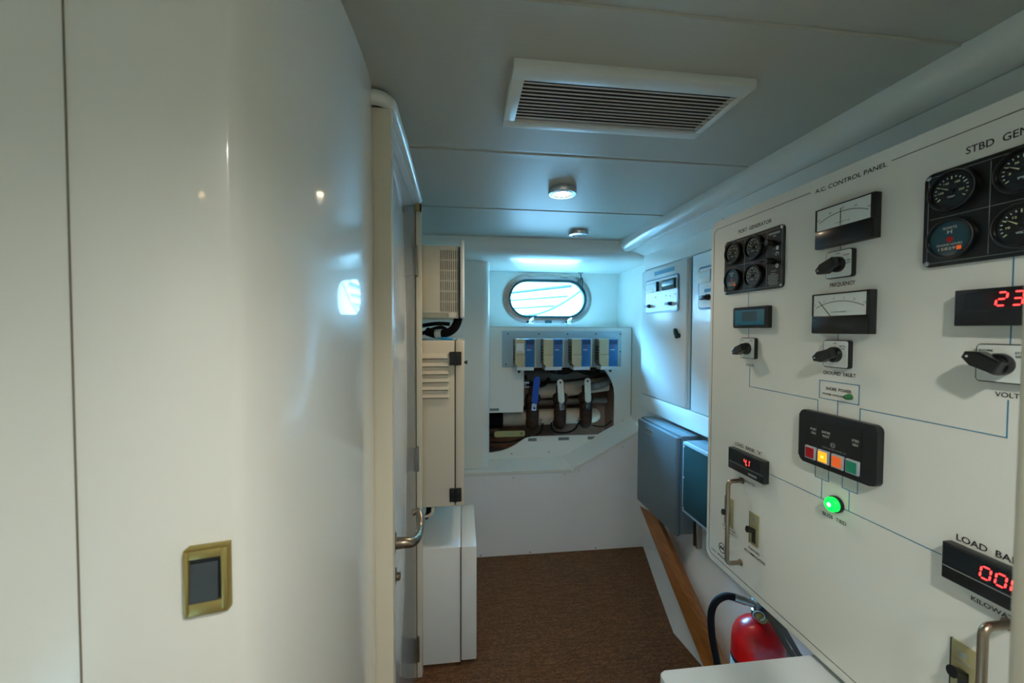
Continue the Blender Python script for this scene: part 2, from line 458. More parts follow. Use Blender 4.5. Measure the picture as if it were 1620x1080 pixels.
# outside: white planked quay fender wall with dark lines and a drooping line
oh = thing('neighbouring_hull', (1.0, 4.9, -.6), 'white boarded hull with thin dark lines outside the porthole', 'boat')
q = MB(); q.box(-2.6, 5.0, 4.9, 5.1, -.6, 2.6, 'hull_white'); q.build('hull_side', oh)
for (x0, z0, x1, z1, r) in ((.30, 1.875, 1.35, 2.01, .020), (.30, 1.800, 1.30, 1.880, .012), (.30, 1.705, 1.16, 1.760, .012)):
    q = MB(); q.tube([(x0-.3, 4.89, z0-.03), (x1, 4.89, z1)], r, 'hull_line', 8); q.build('rubbing_strake', oh)
q = MB(); q.tube([(-.5, 4.88, 1.57), (.35, 4.3, 1.600), (.70, 4.3, 1.612), (.90, 4.3, 1.66), (1.10, 4.3, 1.76), (1.30, 4.3, 1.90), (1.5, 4.3, 2.1), (2.0, 4.88, 2.5)], .015, 'hull_line', 8, 5)
tag(q.build('mooring_line'), 'thin slack line curving down across the view outside the porthole', 'rope')

# overhead beam at the far end
bp_ = [(2.36, 2.02), (2.361, 1.975), (2.366, 1.950), (2.378, 1.928), (2.40, 1.911), (2.43, 1.900), (2.48, 1.894), (2.56, 1.892), (3.06, 1.892), (3.06, 2.02)]
q = MB(frame((0, 0, 0), (0, 1, 0), (0, 0, 1), (1, 0, 0))); q.prism(bp_, -.9, 1.21, 'gelcoat_panel', smooth=True); struct(q, 'ceiling_beam')

# boxed-out lower far wall with its cut-out
T27 = facing_back(2.73)
cut = [(.42, 1.19), (.42, .935), (.412, .908), (.394, .890), (.365, .880), (.14, .880), (.14, .601), (.20, .603), (.26, .612), (.31, .628), (.36, .652), (.395, .676), (.43, .696), (.48, .706), (.955, .706),
       (1.074, .768), (1.075, .99), (1.070, 1.035), (1.055, 1.085), (1.03, 1.13), (1.0, 1.165), (.975, 1.19)]
def plate_with_hole(mb, outer, inner, w0, w1, m):
    t = bmesh.new()
    def loop(pts): 
        v = [t.verts.new((x, y, w1)) for x, y in pts]; return [t.edges.new((v[i], v[(i+1) % len(v)])) for i in range(len(v))]
    e = loop(outer) + loop(inner)
    bmesh.ops.triangle_fill(t, edges=e, use_beauty=True)
    r = bmesh.ops.extrude_face_region(t, geom=t.faces[:])
    for v in [g for g in r['geom'] if isinstance(g, bmesh.types.BMVert)]: v.co.z = w0
    mb.merge(t, m)
q = MB(T27)
plate_with_hole(q, [(-.34, .545), (.70, .55), (1.2, .815), (1.2, 1.473), (-.34, 1.473)], cut, -.012, 0, 'gelcoat_panel')
q.box(-.34, 1.2, 1.461, 1.473, -.27, -.012, 'gelcoat_panel')
struct(q, 'wall_far_lower')
q = MB(T27)
q.box(.15, .414, .8805, 1.19, -.012, .0015, 'gelcoat_panel', .0); q.box(.418, .4205, .93, 1.19, -.011, .0018, 'soft_line')
struct(q, 'trim_3')
# hull side behind the pipework
q = MB(); q.box(-.4, 1.3, 2.99, 3.02, .3, 1.46, 'bilge'); q.box(1.10, 1.13, 2.745, 2.99, .5, 1.45, 'bilge'); q.box(-.3, 1.3, 2.745, 2.99, .52, .56, 'bilge')
struct(q, 'wall_hull')

q = MB(T27); q.box(1.196, 1.1995, .84, 1.473, 0, .003, 'soft_line'); q.box(.17, 1.2, 1.4715, 1.4735, 0, .0012, 'soft_line'); struct(q, 'trim_9')
# ledge: flat part and rising part, front below
q = MB(); 
L0, L1, L2 = (-.34, .548), (.705, .548), (1.165, .790)
K0, K1, K2 = (-.34, .556), (.700, .562), (1.2, .832)
th = .004
def quad_slab(mb, a, b, c_, d, m, t_=.02):
    a, b, c_, d = map(Vector, (a, b, c_, d)); nrm = (b-a).cross(d-a).normalized()*t_
    if nrm.z < 0: nrm = -nrm
    V = [a, b, c_, d, a-nrm, b-nrm, c_-nrm, d-nrm]
    mb.add(V, [(0, 1, 2, 3), (7, 6, 5, 4), (0, 4, 5, 1), (1, 5, 6, 2), (2, 6, 7, 3), (3, 7, 4, 0)], m)
quad_slab(q, (L0[0], 2.505, L0[1]), (L1[0], 2.505, L1[1]), (K1[0], 2.73, K1[1]), (K0[0], 2.73, K0[1]), 'gelcoat_panel')
quad_slab(q, (L1[0], 2.505, L1[1]), (L2[0], 2.505, L2[1]), (K2[0], 2.73, K2[1]), (K1[0], 2.73, K1[1]), 'gelcoat_panel')
struct(q, 'trim_4')
q = MB(facing_back(2.51)); q.prism([(-.34, -.01), (1.2, -.01), (1.2, .79), (1.165, .768), (.705, .526), (-.34, .526)], -.02, 0, 'gelcoat_textured')
struct(q, 'wall_far_base')
q = MB(T27)
for x, z in ((.335, .59), (.60, .595), (.99, .735), (1.14, .80)): q.lathe([(.006, 0), (.005, .003), (0, .0035)], 'steel', (x, z, 0), 'z', 10)
q.build('screws', bpy.data.objects['wall_far_lower'])
q = MB(facing_back(2.51))
for x, z in ((.32, .505), (.655, .515), (.75, .535), (1.05, .68)): q.lathe([(.007, 0), (.006, .003), (0, .004)], 'pipe_white', (x, z, 0), 'z', 10)
for x, z in ((.11, .012), (.43, .012), (.87, .012)): q.lathe([(.004, 0), (.004, .002), (0, .002)], 'ink', (x, z, 0), 'z', 8)
q.build('screws', bpy.data.objects['wall_far_base'])
q = MB(facing_back(2.51))  # ledge groove and its slight overhang shadow, painted as one dark strip
for (xa, za), (xb, zb) in (((-.34, .527), (.705, .527)), ((.705, .527), (1.165, .769))):
    q.prism([(xa, za-.0012), (xb, zb-.0012), (xb, zb+.0012), (xa, za+.0012)], 0, .0006, 'groove')
q.build('joint_shadow_line', bpy.data.objects['wall_far_base'])

# tall rounded column left of the porthole
q = MB(); poly = [(-.30, 2.725), (-.30, 2.56)]
for k in range(9):
    a = radians(-90+90*k/8); poly.append((.115+.055*cos(a), 2.615+.055*sin(a)))
poly.append((.170, 2.725))
q.prism(poly, .557, 1.891, 'gelcoat_panel', smooth=True)
tag(q.build('corner_column'), 'tall white rounded column standing on the ledge left of the porthole', 'column')

# ------------------------------------------------------------ right side
q = MB(); q.box(1.2, 1.26, -1.3, 3.06, -.01, 2.03, 'gelcoat_panel'); struct(q, 'wall_right')
q = MB()
plan = [(1.2, 2.52), (1.075, 2.06), (1.0, 1.765), (1.025, 1.56), (1.03, 1.2), (1.03, -1.28)]
V = []; F = []
for x, y in plan: V += [(x, y, -.01), (x+.045 if x < 1.15 else 1.199, y, .20), (1.165 if x < 1.15 else 1.199, y, .48), (1.197, y, .955)]
for k in range(len(plan)-1):
    a = 4*k
    F += [(a, a+4, a+5, a+1), (a+1, a+5, a+6, a+2), (a+2, a+6, a+7, a+3)]
q.add(V, F, 'gelcoat_textured'); struct(q, 'wall_right_lower')
q = MB(); q.box(1.125, 1.2, -1.2, 2.425, .955, 1.048, 'gelcoat_panel', .002); struct(q, 'trim_5')
# fascia above the cabinets and its sloping soffit
q = MB(frame((0, 0, 0), (1, 0, 0), (0, 0, 1), (0, -1, 0)))
q.prism([(1.128, 1.826), (1.2, 1.826), (1.2, 2.01), (1.02, 2.01), (1.02, 1.946), (1.128, 1.917)], -2.40, 1.2, 'gelcoat_panel'); struct(q, 'trim_6')
# big rounded cornice
q = MB(frame((0, 0, 0), (1, 0, 0), (0, 0, 1), (0, -1, 0)))
cp = [(.952, 2.01), (.948, 1.990), (.952, 1.968), (.964, 1.950), (.983, 1.939), (1.004, 1.936), (1.022, 1.939), (1.030, 1.947), (1.04, 2.01)]
q.prism(cp, -2.39, 1.2, 'pipe_white', smooth=True); struct(q, 'trim_7')

# wall cabinets, far right
def display_panel(T, u0, u1, v0, v1, parent, full=True):
    q = MB(T); q.prism(rrect(u0, u1, v0, v1, .018), 0, .006, 'drive_panel', .001); q.prism(rrect(u0+.009, u1-.008, v0+.008, v1-.009, .012), .006, .008, 'white_paint')
    w_ = u1-u0
    for a, b, mm in ((.05, .42, 'dial_white'), (.58, .95, 'lcd_blue')):
        q.box(u0+w_*a, u0+w_*b, v1-.078, v1-.022, .008, .016, 'ivory_plastic' if mm == 'dial_white' else 'grey_lid', .001)
        q.box(u0+w_*a+.006, u0+w_*b-.012, v1-.056, v1-.030, .016, .0168, mm)
    if full: q.box(u0+w_*.40, u0+w_*.46, v1-.078, v1-.022, .008, .026, 'drive_panel')
    for a, b in ((.36, .09), (.68, .09), (.80, .085), (.94, .09)): q.lathe([(.003, .008), (.003, .010), (0, .010)], 'grey_lid', (u0+w_*a, v0+b, 0), 'z', 8)
    q.box(u0+w_*.21, u0+w_*.215, v0+.06, v0+.075, .008, .0085, 'ink')
    o = q.build('instrument_panel', parent)
    return o
def arrow_knob(mb, u, v, o0, ang, L=.034, wd=.017, hgt=.022, m='black_satin'):
    mb.lathe([(.0125, o0), (.0125, o0+.010), (.011, o0+.012), (0, o0+.012)], m, (u, v, 0), 'z', 20)
    ca, sa = cos(radians(ang)), sin(radians(ang)); poly = []
    for a, b in ((-.012, -wd*.42), (L*.55, -wd*.5), (L, -wd*.22), (L, wd*.22), (L*.55, wd*.5), (-.012, wd*.42)): poly.append((u+a*ca-b*sa, v+a*sa+b*ca))
    mb.prism(poly, o0+.008, o0+hgt, m, .002)
    cx, cy = u+(L-.006)*ca, v+(L-.006)*sa
    mb.prism(circ(cx, cy, .0016, 10), o0+hgt, o0+hgt+.0004, 'ink_white')
TR = facing_port(1.128)
def wall_cab(y0, y1, label, full):
    c0 = thing('wall_cabinet', (1.17, (y0+y1)/2, 1.05), label, 'cabinet')
    q = MB(); q.box(1.142, 1.2, y0, y1, 1.05, 1.824, 'white_paint'); q.build('body', c0)
    q = MB(); q.box(1.128, 1.1415, y0+.006, y1-.006, 1.053, 1.818, 'white_paint', .003); d = q.build('door', c0)
    return c0, d
c1, d1 = wall_cab(1.905, 2.43, 'white wall cabinet beside the porthole wall with two small meters and one lever', True)
display_panel(TR, -2.36, -1.98, 1.555, 1.755, d1)
q = MB(TR); q.box(-2.255, -2.035, 1.775, 1.797, 0, .0015, 'label_blue'); q.build('name_strip', d1)
for u in (-2.30, -2.05):
    q = MB(TR); q.lathe([(.011, .008), (.011, .020), (0, .020)], 'drive_panel', (u, 1.598, 0), 'z', 16); q.box(u-.025, u+.022, 1.591, 1.605, .018, .034, 'drive_panel', .003); q.build('knob', d1)
q = MB(TR); arrow_knob(q, -1.972, 1.425, 0, 118, .04, .022, .024, 'grey_lid'); q.build('door_handle', d1)
c2, d2 = wall_cab(1.25, 1.865, 'white wall cabinet partly hidden behind the large control panel', True)
display_panel(TR, -1.80, -1.50, 1.552, 1.752, d2)
q = MB(TR); q.lathe([(.014, .008), (.014, .02), (0, .02)], 'black_plastic', (-1.712, 1.605, 0), 'z', 16); q.box(-1.75, -1.70, 1.594, 1.614, .018, .036, 'black_plastic', .003)
q.box(-1.745, -1.64, 1.63, 1.645, .008, .0095, 'label_blue'); q.build('knob', d2)
q = MB(); q.box(1.150, 1.2, 1.867, 1.903, 1.05, 1.824, 'label_blue'); q.box(1.150, 1.2, 1.867, 1.903, 1.8235, 1.825, 'white_paint'); struct(q, 'trim_8')

# grey terminal boxes under the cabinets
g1 = thing('junction_box', (1.1, 2.02, .445), 'large grey metal enclosure with small label, below the far wall cabinet', 'junction box')
q = MB(); q.box(1.050, 1.14, 1.80, 2.245, .455, .940, 'grey_enclosure', .006); q.build('body', g1)
q = MB(); q.box(1.026, 1.052, 1.803, 2.242, .445, .932, 'grey_enclosure', .010); q.build('lid', g1)
q = MB(facing_port(1.026)); q.box(-2.135, -2.045, .875, .905, 0, .0008, 'ink_grey'); 
for k in range(2):
    for i in range(6): q.box(-2.130+i*.0135, -2.121+i*.0135, .893-k*.010, .898-k*.010, .0008, .0011, 'ink')
q.build('label_plate', g1)
g2 = thing('junction_box', (1.1, 1.52, .60), 'smaller enclosure with dark teal lid and pale rim, half behind the control panel', 'junction box')
q = MB(); q.box(1.046, 1.14, 1.30, 1.755, .600, .932, 'grey_enclosure', .004); q.build('body', g2)
q = MB(); q.box(1.028, 1.047, 1.30, 1.752, .598, .930, 'plate_alu', .003); q.box(1.0255, 1.029, 1.31, 1.742, .612, .918, 'grey_lid', .001); q.build('lid', g2)
q = MB(facing_port(1.0255))
for u, v in ((-1.735, .91), (-1.735, .62), (-1.735, .765)): q.lathe([(.004, 0), (.004, .002), (0, .002)], 'ink_white', (u, v, 0), 'z', 8)
q.build('screws', g2)
q = MB(); q.box(1.075, 1.10, 1.70, 1.712, .44, .60, 'steel', .002); q.box(1.075, 1.10, 1.722, 1.734, .44, .60, 'bronze', .002)
tag(q.build('support_strap'), 'short upright metal strap hanging under the teal-lidded enclosure', 'bracket')

RAIL = ((1.06, 2.27, .39), (1.075, 2.109, .417), (.965, 1.352, .20), (.95, 1.451, .118))
# sloping wooden rail along the foot of the right wall
q = MB()
A, B, Cc, D = [Vector(p_) for p_ in RAIL]
Cc, D = Cc+(Cc-B)*.12, D+(D-A)*.12
V = [Vector(p) for p in (A, B, Cc, D)]; off = Vector((.032, .0, -.02))
tip = Vector((1.12, 2.36, .37))
V2 = [v+off for v in V]
q.add(V+V2, [(0, 1, 2, 3), (7, 6, 5, 4), (0, 4, 5, 1), (1, 5, 6, 2), (2, 6, 7, 3), (3, 7, 4, 0)], 'oak')
tag(q.build('wooden_rail'), 'varnished brown wooden rail sloping down along the foot of the right wall', 'rail')

# =================================================================== CEILING FITTINGS
v0 = thing('ceiling_vent', (.368, .93, 1.98), 'large rectangular slatted air grille with pale frame in the ceiling', 'vent')
q = MB(frame((0, 0, 2.0), (1, 0, 0), (0, 1, 0), (0, 0, -1)))
xo0, xo1, yo0, yo1, xi0, xi1, yi0, yi1 = .101, .636, .812, 1.052, .129, .617, .853, 1.018
q.box(xo0, xo1, yo0, yi0, 0, .020, 'vent_frame', .002); q.box(xo0, xo1, yi1, yo1, 0, .020, 'vent_frame', .002)
q.box(xo0, xi0, yi0-.001, yi1+.001, 0, .020, 'vent_frame', .002); q.box(xi1, xo1, yi0-.001, yi1+.001, 0, .020, 'vent_frame', .002); q.build('frame', v0)
q = MB(); q.box(xi0, xi1, yi0, yi1, 1.9935, 1.9965, 'vent_dark'); q.build('backing', v0)
for k in range(12):
    yy = yi0 + (k+.6)*(yi1-yi0)/12
    q = MB(); q.box(xi0, xi1, yy-.001, yy+.0022, 1.9812, 1.9830, 'slat_brown'); q.build('slat', v0)

def downlight(loc, label, on, energy=0.0, color=(1, .82, .6)):
    x, y = loc
    r0 = thing('ceiling_light', (x, y, 1.975), label, 'light')
    q = MB(); q.lathe([(.050, 2.0), (.055, 1.998), (.055, 1.980), (.052, 1.976), (.036, 1.975), (.034, 1.979)], 'chrome', (x, y, 0), 'z', 40, caps=False)
    q.lathe([(.046, 1.9758), (.044, 1.9752), (.042, 1.9758)], 'ink_white' if on else 'black_plastic', (x, y, 0), 'z', 40, caps=False); q.build('bezel', r0)
    q = MB(); q.lathe([(.0345, 1.979), (0, 1.9790)], 'lamp_glow' if on else 'black_plastic', (x, y, 0), 'z', 32, caps=False); q.build('lens', r0)
    if on:
        l = lamp('bulb', 'SPOT', (0, 0, -.004), energy, color, spot_size=radians(150), spot_blend=.6, shadow_soft_size=.03); l.parent = r0
    return r0
downlight((.381, 1.525), 'lit chrome downlight in the ceiling between two seams, beyond the slatted grille', True, 14)
downlight((.633, 2.165), 'unlit smaller-looking round chrome fitting in the ceiling near the far beam', False)
downlight((.30, -.20), 'lit chrome downlight over the place where the camera stands', True, 38, (1, .96, .86))
downlight((.30, -.85), 'lit chrome downlight at the back of the passage behind the camera', True, 26, (1, .96, .86))

# =================================================================== LEFT CABINETS
# lower grey-white cabinet
lc = thing('floor_cabinet', (-.1, 1.9, 0), 'pale grey floor cabinet with a side lid, standing on the carpet below the louvred one', 'cabinet')
q = MB(); q.box(-.335, -.012, 1.70, 2.115, .012, .518, 'white_paint', .003); q.build('body', lc)
q = MB(); q.box(-.009, .057, 1.70, 2.115, .018, .518, 'white_paint', .004); q.build('lid', lc)
q = MB(); q.box(-.0125, -.0085, 1.694, 1.702, .0, .518, 'steel'); q.build('edge_strip', lc)
# middle louvred cabinet
mc = thing('louvred_cabinet', (-.1, 1.9, .697), 'ivory metal cabinet with six louvres and black hinges, above the floor cabinet', 'cabinet')
q = MB(); q.box(-.335, -.037, 1.70, 2.1, .697, 1.406, 'ivory_plastic', .004); q.build('body', mc)
q = MB(); q.box(-.033, .004, 1.70, 2.1, .697, 1.406, 'ivory_plastic', .006); q.build('door', mc)
q = MB(); q.box(-.038, -.032, 1.704, 2.09, .70, 1.403, 'groove'); q.build('door_gap', mc)
for k in range(6):
    z = 1.330-.0332*k
    q = MB()
    xA, xB = -.20, -.060
    q.add([(xA, 1.701, z+.024), (xB-.006, 1.701, z+.024), (xB, 1.692, z+.004), (xA, 1.692, z+.004), (xA, 1.692, z), (xB, 1.692, z), (xB+.002, 1.701, z), (xA, 1.701, z), (xB+.004, 1.701, z+.004)],
          [(0, 1, 2, 3), (3, 2, 5, 4), (4, 5, 6, 7), (1, 8, 2), (2, 8, 6, 5)], 'ivory_plastic')
    q.box(xA, xB-.004, 1.6985, 1.7005, z-.0035, z-.0005, 'groove'); q.build('louvre', mc)
for z in (1.330, .748):
    q = MB(); q.box(-.058, -.036, 1.688, 1.701, z-.028, z+.028, 'black_plastic', .002); q.box(-.033, -.008, 1.688, 1.701, z-.028, z+.028, 'black_plastic', .002)
    q.lathe([(.007, z-.029), (.007, z+.029)], 'black_plastic', (-.0345, 1.690, 0), 'z', 12)
    for a in (-.047, -.020):
        for b in (-.016, .016): q.lathe([(.0035, 1.6885), (.0035, 1.6868), (0, 1.6865)], 'switch_grey', (a, 0, z+b), 'y', 8)
    q.build('hinge', mc)
q = MB(); q.lathe([(.006, .004), (.006, .012), (.009, .012), (.009, .018), (0, .018)], 'black_plastic', (0, 1.80, 1.305), 'x', 14); q.build('latch_knob', mc)
# upper ventilated box
ub = thing('ventilated_unit', (-.1, 1.9, 1.5), 'beige unit with a perforated side and white door, hung above the louvred cabinet', 'electrical unit')
q = MB(); q.box(-.335, -.020, 1.70, 2.1, 1.522, 1.803, 'ivory_box', .003); q.box(-.064, -.020, 1.70, 2.1, 1.500, 1.5235, 'ivory_box', .002)
q.box(-.335, -.066, 1.712, 2.1, 1.502, 1.522, 'ivory_box', .001)
q.build('body', ub)
q = MB()
for r in range(6):
    zt = 1.784-r*.0435
    for k in range(9):
        x = -.094+k*.0086; q.box(x, x+.0022, 1.6985, 1.7005, zt-.038, zt, 'groove')
q.build('perforated_grille', ub)
q = MB(); q.box(-.014, .004, 1.69, 2.1, 1.500, 1.828, 'white_paint', .007, 3); q.build('door', ub)
q = MB(); q.box(-.0195, -.0145, 1.705, 2.08, 1.51, 1.80, 'black_rubber'); q.build('gasket', ub)
# cables between the units
q = MB(); pts = [(-.16, 1.76, 1.445), (-.12, 1.75, 1.432), (-.075, 1.74, 1.436), (-.045, 1.74, 1.452), (-.028, 1.75, 1.478), (-.022, 1.76, 1.502)]
q.tube(pts, .0165, 'black_rubber', 16, 8)
pc = catmull([Vector(p_) for p_ in pts], 12)
for k in range(2, len(pc)-1, 2):
    d = (pc[k]-pc[k-1]).normalized(); q.tube([pc[k]-d*.0015, pc[k]+d*.0015], .0185, 'black_rubber', 16)
cnd = q.build('cable_conduit', None, (-.1, 1.75, 1.41)); tag(cnd, 'black corrugated conduit curving between the beige unit and the louvred cabinet', 'conduit')
q = MB(); q.tube([(-.118, 1.75, 1.432), (-.092, 1.742, 1.434)], .0205, 'ink_white', 18)
for k in range(4): q.tube([(-.1165+k*.008, 1.7495, 1.432), (-.1145+k*.008, 1.749, 1.432)], .0212, 'ink_grey', 18)
q.build('clamp', cnd)
q = MB(); q.tube([(-.20, 1.80, 1.465), (-.12, 1.80, 1.478), (-.06, 1.80, 1.476)], .009, 'black_rubber', 10, 5); q.tube([(-.2, 1.78, 1.425), (-.13, 1.78, 1.455), (-.09, 1.79, 1.460), (-.05, 1.80, 1.43)], .008, 'black_rubber', 10, 5)
tag(q.build('loose_cable'), 'thin black cables behind the conduit above the louvred cabinet', 'cable')
q = MB()
pts = [(-.05, 1.735, 1.412), (-.03, 1.735, 1.432), (-.012, 1.74, 1.455), (.0, 1.745, 1.47)]
q.box(-.15, -.03, 1.71, 1.76, 1.4062, 1.4085, 'foil_blue'); q.tube([(-.095, 1.73, 1.413), (-.07, 1.73, 1.414), (-.045, 1.735, 1.410)], .006, 'foil_blue', 8, 4)
tag(q.build('blue_cable'), 'bright blue lead lying on top of the louvred cabinet', 'cable')
q = MB(); q.tube([(-.13, 1.73, .697), (-.132, 1.73, .665), (-.15, 1.73, .648), (-.19, 1.73, .642)], .006, 'ivory_plastic', 10, 5)
q.tube([(-.15, 1.75, .697), (-.152, 1.75, .65), (-.165, 1.75, .63)], .011, 'black_rubber', 10, 5); q.box(-.155, -.115, 1.72, 1.77, .688, .697, 'black_plastic', .001)
tag(q.build('hanging_cable'), 'pale cable and black tube dropping from under the louvred cabinet', 'cable')

# =================================================================== FAR WALL EQUIPMENT
q = MB(T27); q.box(.264, 1.118, 1.193, 1.446, 0, .006, 'plate_alu', .001)
for x in (.305, .52, .725, .93): q.lathe([(.005, .006), (.005, .008), (0, .008)], 'ink', (x, 1.425, 0), 'z', 10)
for x, z in ((.29, 1.214), (1.11, 1.425), (1.11, 1.30)): q.lathe([(.005, .006), (.005, .008), (0, .008)], 'ink', (x, z, 0), 'z', 10)
tag(q.build('mounting_plate'), 'pale metal backing plate with screws below the porthole', 'plate')
dl = ['leftmost of four cream and blue motor drives, with a white sticker on its cover', 'second from the left of four cream and blue motor drives below the porthole',
      'third from the left of four cream and blue motor drives below the porthole', 'rightmost of four cream and blue motor drives below the porthole']
drv = []
def make_drive():
    r = thing('motor_drive', (0, 2.7238, 1.19), dl[0], 'motor drive', 'motor drives on the plate')
    T = facing_back(2.62)
    q = MB(T); q.prism([(-.070, 1.225), (-.050, 1.205), (.070, 1.205), (.070, 1.392), (-.070, 1.392)], -.1035, -.012, 'drive_side'); 
    for k in range(5): q.box(-.0712, -.0700, 1.25+.02*k, 1.262+.02*k, -.08, -.02, 'groove')
    q.build('housing', r)
    q = MB(T); q.prism([(-.070, 1.225), (-.052, 1.205), (-.004, 1.205), (-.004, 1.392), (-.070, 1.392)], -.012, 0, 'drive_cream', .002); q.box(-.067, -.006, 1.285, 1.287, 0, .0006, 'groove')
    q.prism(circ(-.006, 1.268, .012, 16), 0, .0008, 'slat_brown'); q.box(.061, .070, 1.205, 1.392, -.012, 0, 'drive_cream', .001); q.build('cover', r)
    q = MB(T); q.box(-.004, .060, 1.205, 1.392, -.012, .002, 'drive_blue', .001); q.box(.002, .055, 1.355, 1.384, .002, .003, 'drive_panel'); q.box(.020, .034, 1.336, 1.347, .002, .004, 'btn_red', .001)
    q.box(.006, .036, 1.317, 1.321, .002, .0025, 'ink_white')
    for k in range(6):
        q.box(.006, .052, 1.300-.014*k, 1.302-.014*k, .002, .0024, 'drive_panel')
    q.build('keypad', r)
    q = MB(T); q.box(-.060, .056, 1.182, 1.205, -.100, 0, 'drive_grey', .002); q.prism(circ(0, 1.196, .003, 8), -.006, -.005, 'ink'); q.build('terminal_cover', r)
    for x in (-.035, .030):
        q = MB(); q.lathe([(.014, 1.188), (.014, 1.176), (.010, 1.172), (.007, 1.160)], 'grey_lid', (x, 2.68, 0), 'z', 12); q.build('cable_gland', r)
    return r
d0 = make_drive(); cx = [.412, .604, .800, .992]
for i, x in enumerate(cx):
    o = d0 if i == 0 else copy_tree(d0)
    o.location.x = x; o['label'] = dl[i]
q = MB(facing_back(2.62)); q.box(-.062+.412, -.012+.412, 1.300, 1.362, 0, .0015, 'dial_white')
for k in range(3): q.box(.356+.014*k, .362+.014*k, 1.30, 1.315, .0015, .002, 'ink_grey')
q.build('sticker', d0)
d0['group'] = 'motor drives on the plate'

# pipes in the cut-out
q = MB(); q.tube([(.285, 2.90, .800), (.93, 2.90, .812)], .058, 'pvc_old', 24)
q.lathe([(.058, .925), (.058, .97), (.050, 1.0), (.032, 1.02), (0, 1.028)], 'pvc_old', (0, 2.90, .812), 'x', 24); q.lathe([(.064, .15), (.064, .285)], 'black_rubber', (0, 2.90, .798), 'x', 24)
tag(q.build('seawater_manifold'), 'lowest thick off-white pipe in the wall opening, with domed end and black sleeve', 'pipe')
q = MB(); q.tube([(.36, 2.925, .990), (.70, 2.925, 1.0), (1.09, 2.925, 1.045)], .055, 'pvc_old', 24, 4); tag(q.build('upper_pipe'), 'middle thick off-white pipe crossing behind the valve levers in the wall opening', 'pipe')
q = MB(); q.tube([(.36, 2.94, .902), (1.09, 2.94, .918)], .024, 'pvc_grey', 20); tag(q.build('small_pipe'), 'grimy grey pipe between the two thick off-white pipes', 'pipe')
q = MB(); q.tube([(.36, 2.935, 1.110), (.8, 2.935, 1.120), (1.09, 2.935, 1.165)], .046, 'pvc_grey', 20, 4); tag(q.build('dark_pipe'), 'topmost dark grey pipe just under the motor drives', 'pipe')
q = MB(); q.lathe([(.030, 1.095), (.030, 1.12)], 'black_rubber', (.43, 2.86, 0), 'z', 14)
for k in range(2): q.tube([(.425, 2.80, 1.045+k*.032), (.465, 2.80, 1.045+k*.032)], .012, 'chrome', 14)
q.tube([(.40, 2.80, 1.06), (.445, 2.80, 1.06)], .006, 'steel', 8)
q.tube([(.43, 2.83, 1.12), (.44, 2.81, 1.06), (.57, 2.845, 1.05), (.62, 2.83, 1.10)], .014, 'black_rubber', 12, 5)
tag(q.build('clamped_hose'), 'black hose with shiny clamps beside the blue valve lever', 'hose')
q = MB(); q.tube([(.92, 2.80, 1.04), (1.0, 2.80, 1.055), (1.06, 2.81, 1.09), (1.09, 2.83, 1.15)], .028, 'pvc_grey', 16, 5)
for k in range(3): q.tube([(.945+.012*k, 2.80, 1.044+.002*k), (.950+.012*k, 2.80, 1.045+.002*k)], .031, 'steel', 16)
tag(q.build('ribbed_hose'), 'short grey hose with metal clamps right of the third valve lever', 'hose')
q = MB(); q.tube([(.62, 2.80, 1.16), (.72, 2.77, 1.15), (.80, 2.77, 1.17), (.9, 2.77, 1.14), (1.0, 2.78, 1.15)], .016, 'black_rubber', 12, 5); tag(q.build('black_hose'), 'black hose drooping directly under the middle motor drives', 'hose')

def valve(x, lever_mat, tilt, label, lever_top):
    r = thing('ball_valve', (x, 2.80, .75), label, 'valve')
    q = MB(); q.lathe([(.036, .925), (.036, .945), (.048, .948), (.048, .975), (.042, .985), (.054, .995), (.058, 1.015), (.054, 1.04), (.040, 1.052)], 'bronze', (x, 2.80, -.055), 'z', 8, smooth=False)
    q.lathe([(.030, .86), (.030, 1.05)], 'bronze', (x, 2.80, 0), 'z', 20)
    q.lathe([(.012, 2.81), (.012, 2.748)], 'bronze', (x, 0, .905), 'y', 14)
    q.build('valve_body', r)
    q = MB(); q.tube([(x, 2.80, .89), (x, 2.80, .83), (x-.002, 2.80, .79), (x, 2.810, .778), (x, 2.838, .785)], .045, 'bronze', 20, 5); q.build('elbow', r)
    q = MB(frame((x, 2.75, .905), (cos(tilt), 0, sin(tilt)), (-sin(tilt), 0, cos(tilt)), (0, -1, 0)))
    L = lever_top-.905
    q.prism(rrect(-.017, .017, -.020, .030, .004), 0, .004, 'chrome'); q.prism(rrect(-.022, .022, .030, L, .021, 6), .002, .010, lever_mat, .002)
    q.prism(rrect(-.011, .011, .05, L-.05, .006), .010, .0112, lever_mat)
    if lever_mat != 'lever_blue': q.prism(circ(0, L-.022, .0075, 16), .010, .0115, 'ink')
    q.build('lever', r)
    q = MB(facing_back(2.75)); q.lathe([(.010, .004), (.010, .014), (0, .014)], 'steel', (x, .905, 0), 'z', 6, smooth=False); q.lathe([(.005, .014), (.005, .018), (0, .018)], 'ink', (x, .905, 0), 'z', 10); q.build('nut', r)
    return r
valve(.493, 'lever_blue', -.10, 'left bronze ball valve with a bright blue upright lever', 1.128)
valve(.694, 'lever_white', .08, 'middle bronze ball valve with an off-white upright lever', 1.105)
valve(.886, 'lever_white', .04, 'right bronze ball valve with an off-white upright lever beside the grey hose', 1.112)
r = thing('ball_valve', (.21, 2.80, .68), 'horizontal valve with a long dull yellow lever at the bottom left of the wall opening', 'valve')
q = MB(); q.tube([(.145, 2.80, .73), (.245, 2.80, .73)], .030, 'bronze', 16); q.box(.205, .225, 2.757, 2.80, .72, .74, 'bronze'); q.build('valve_body', r)
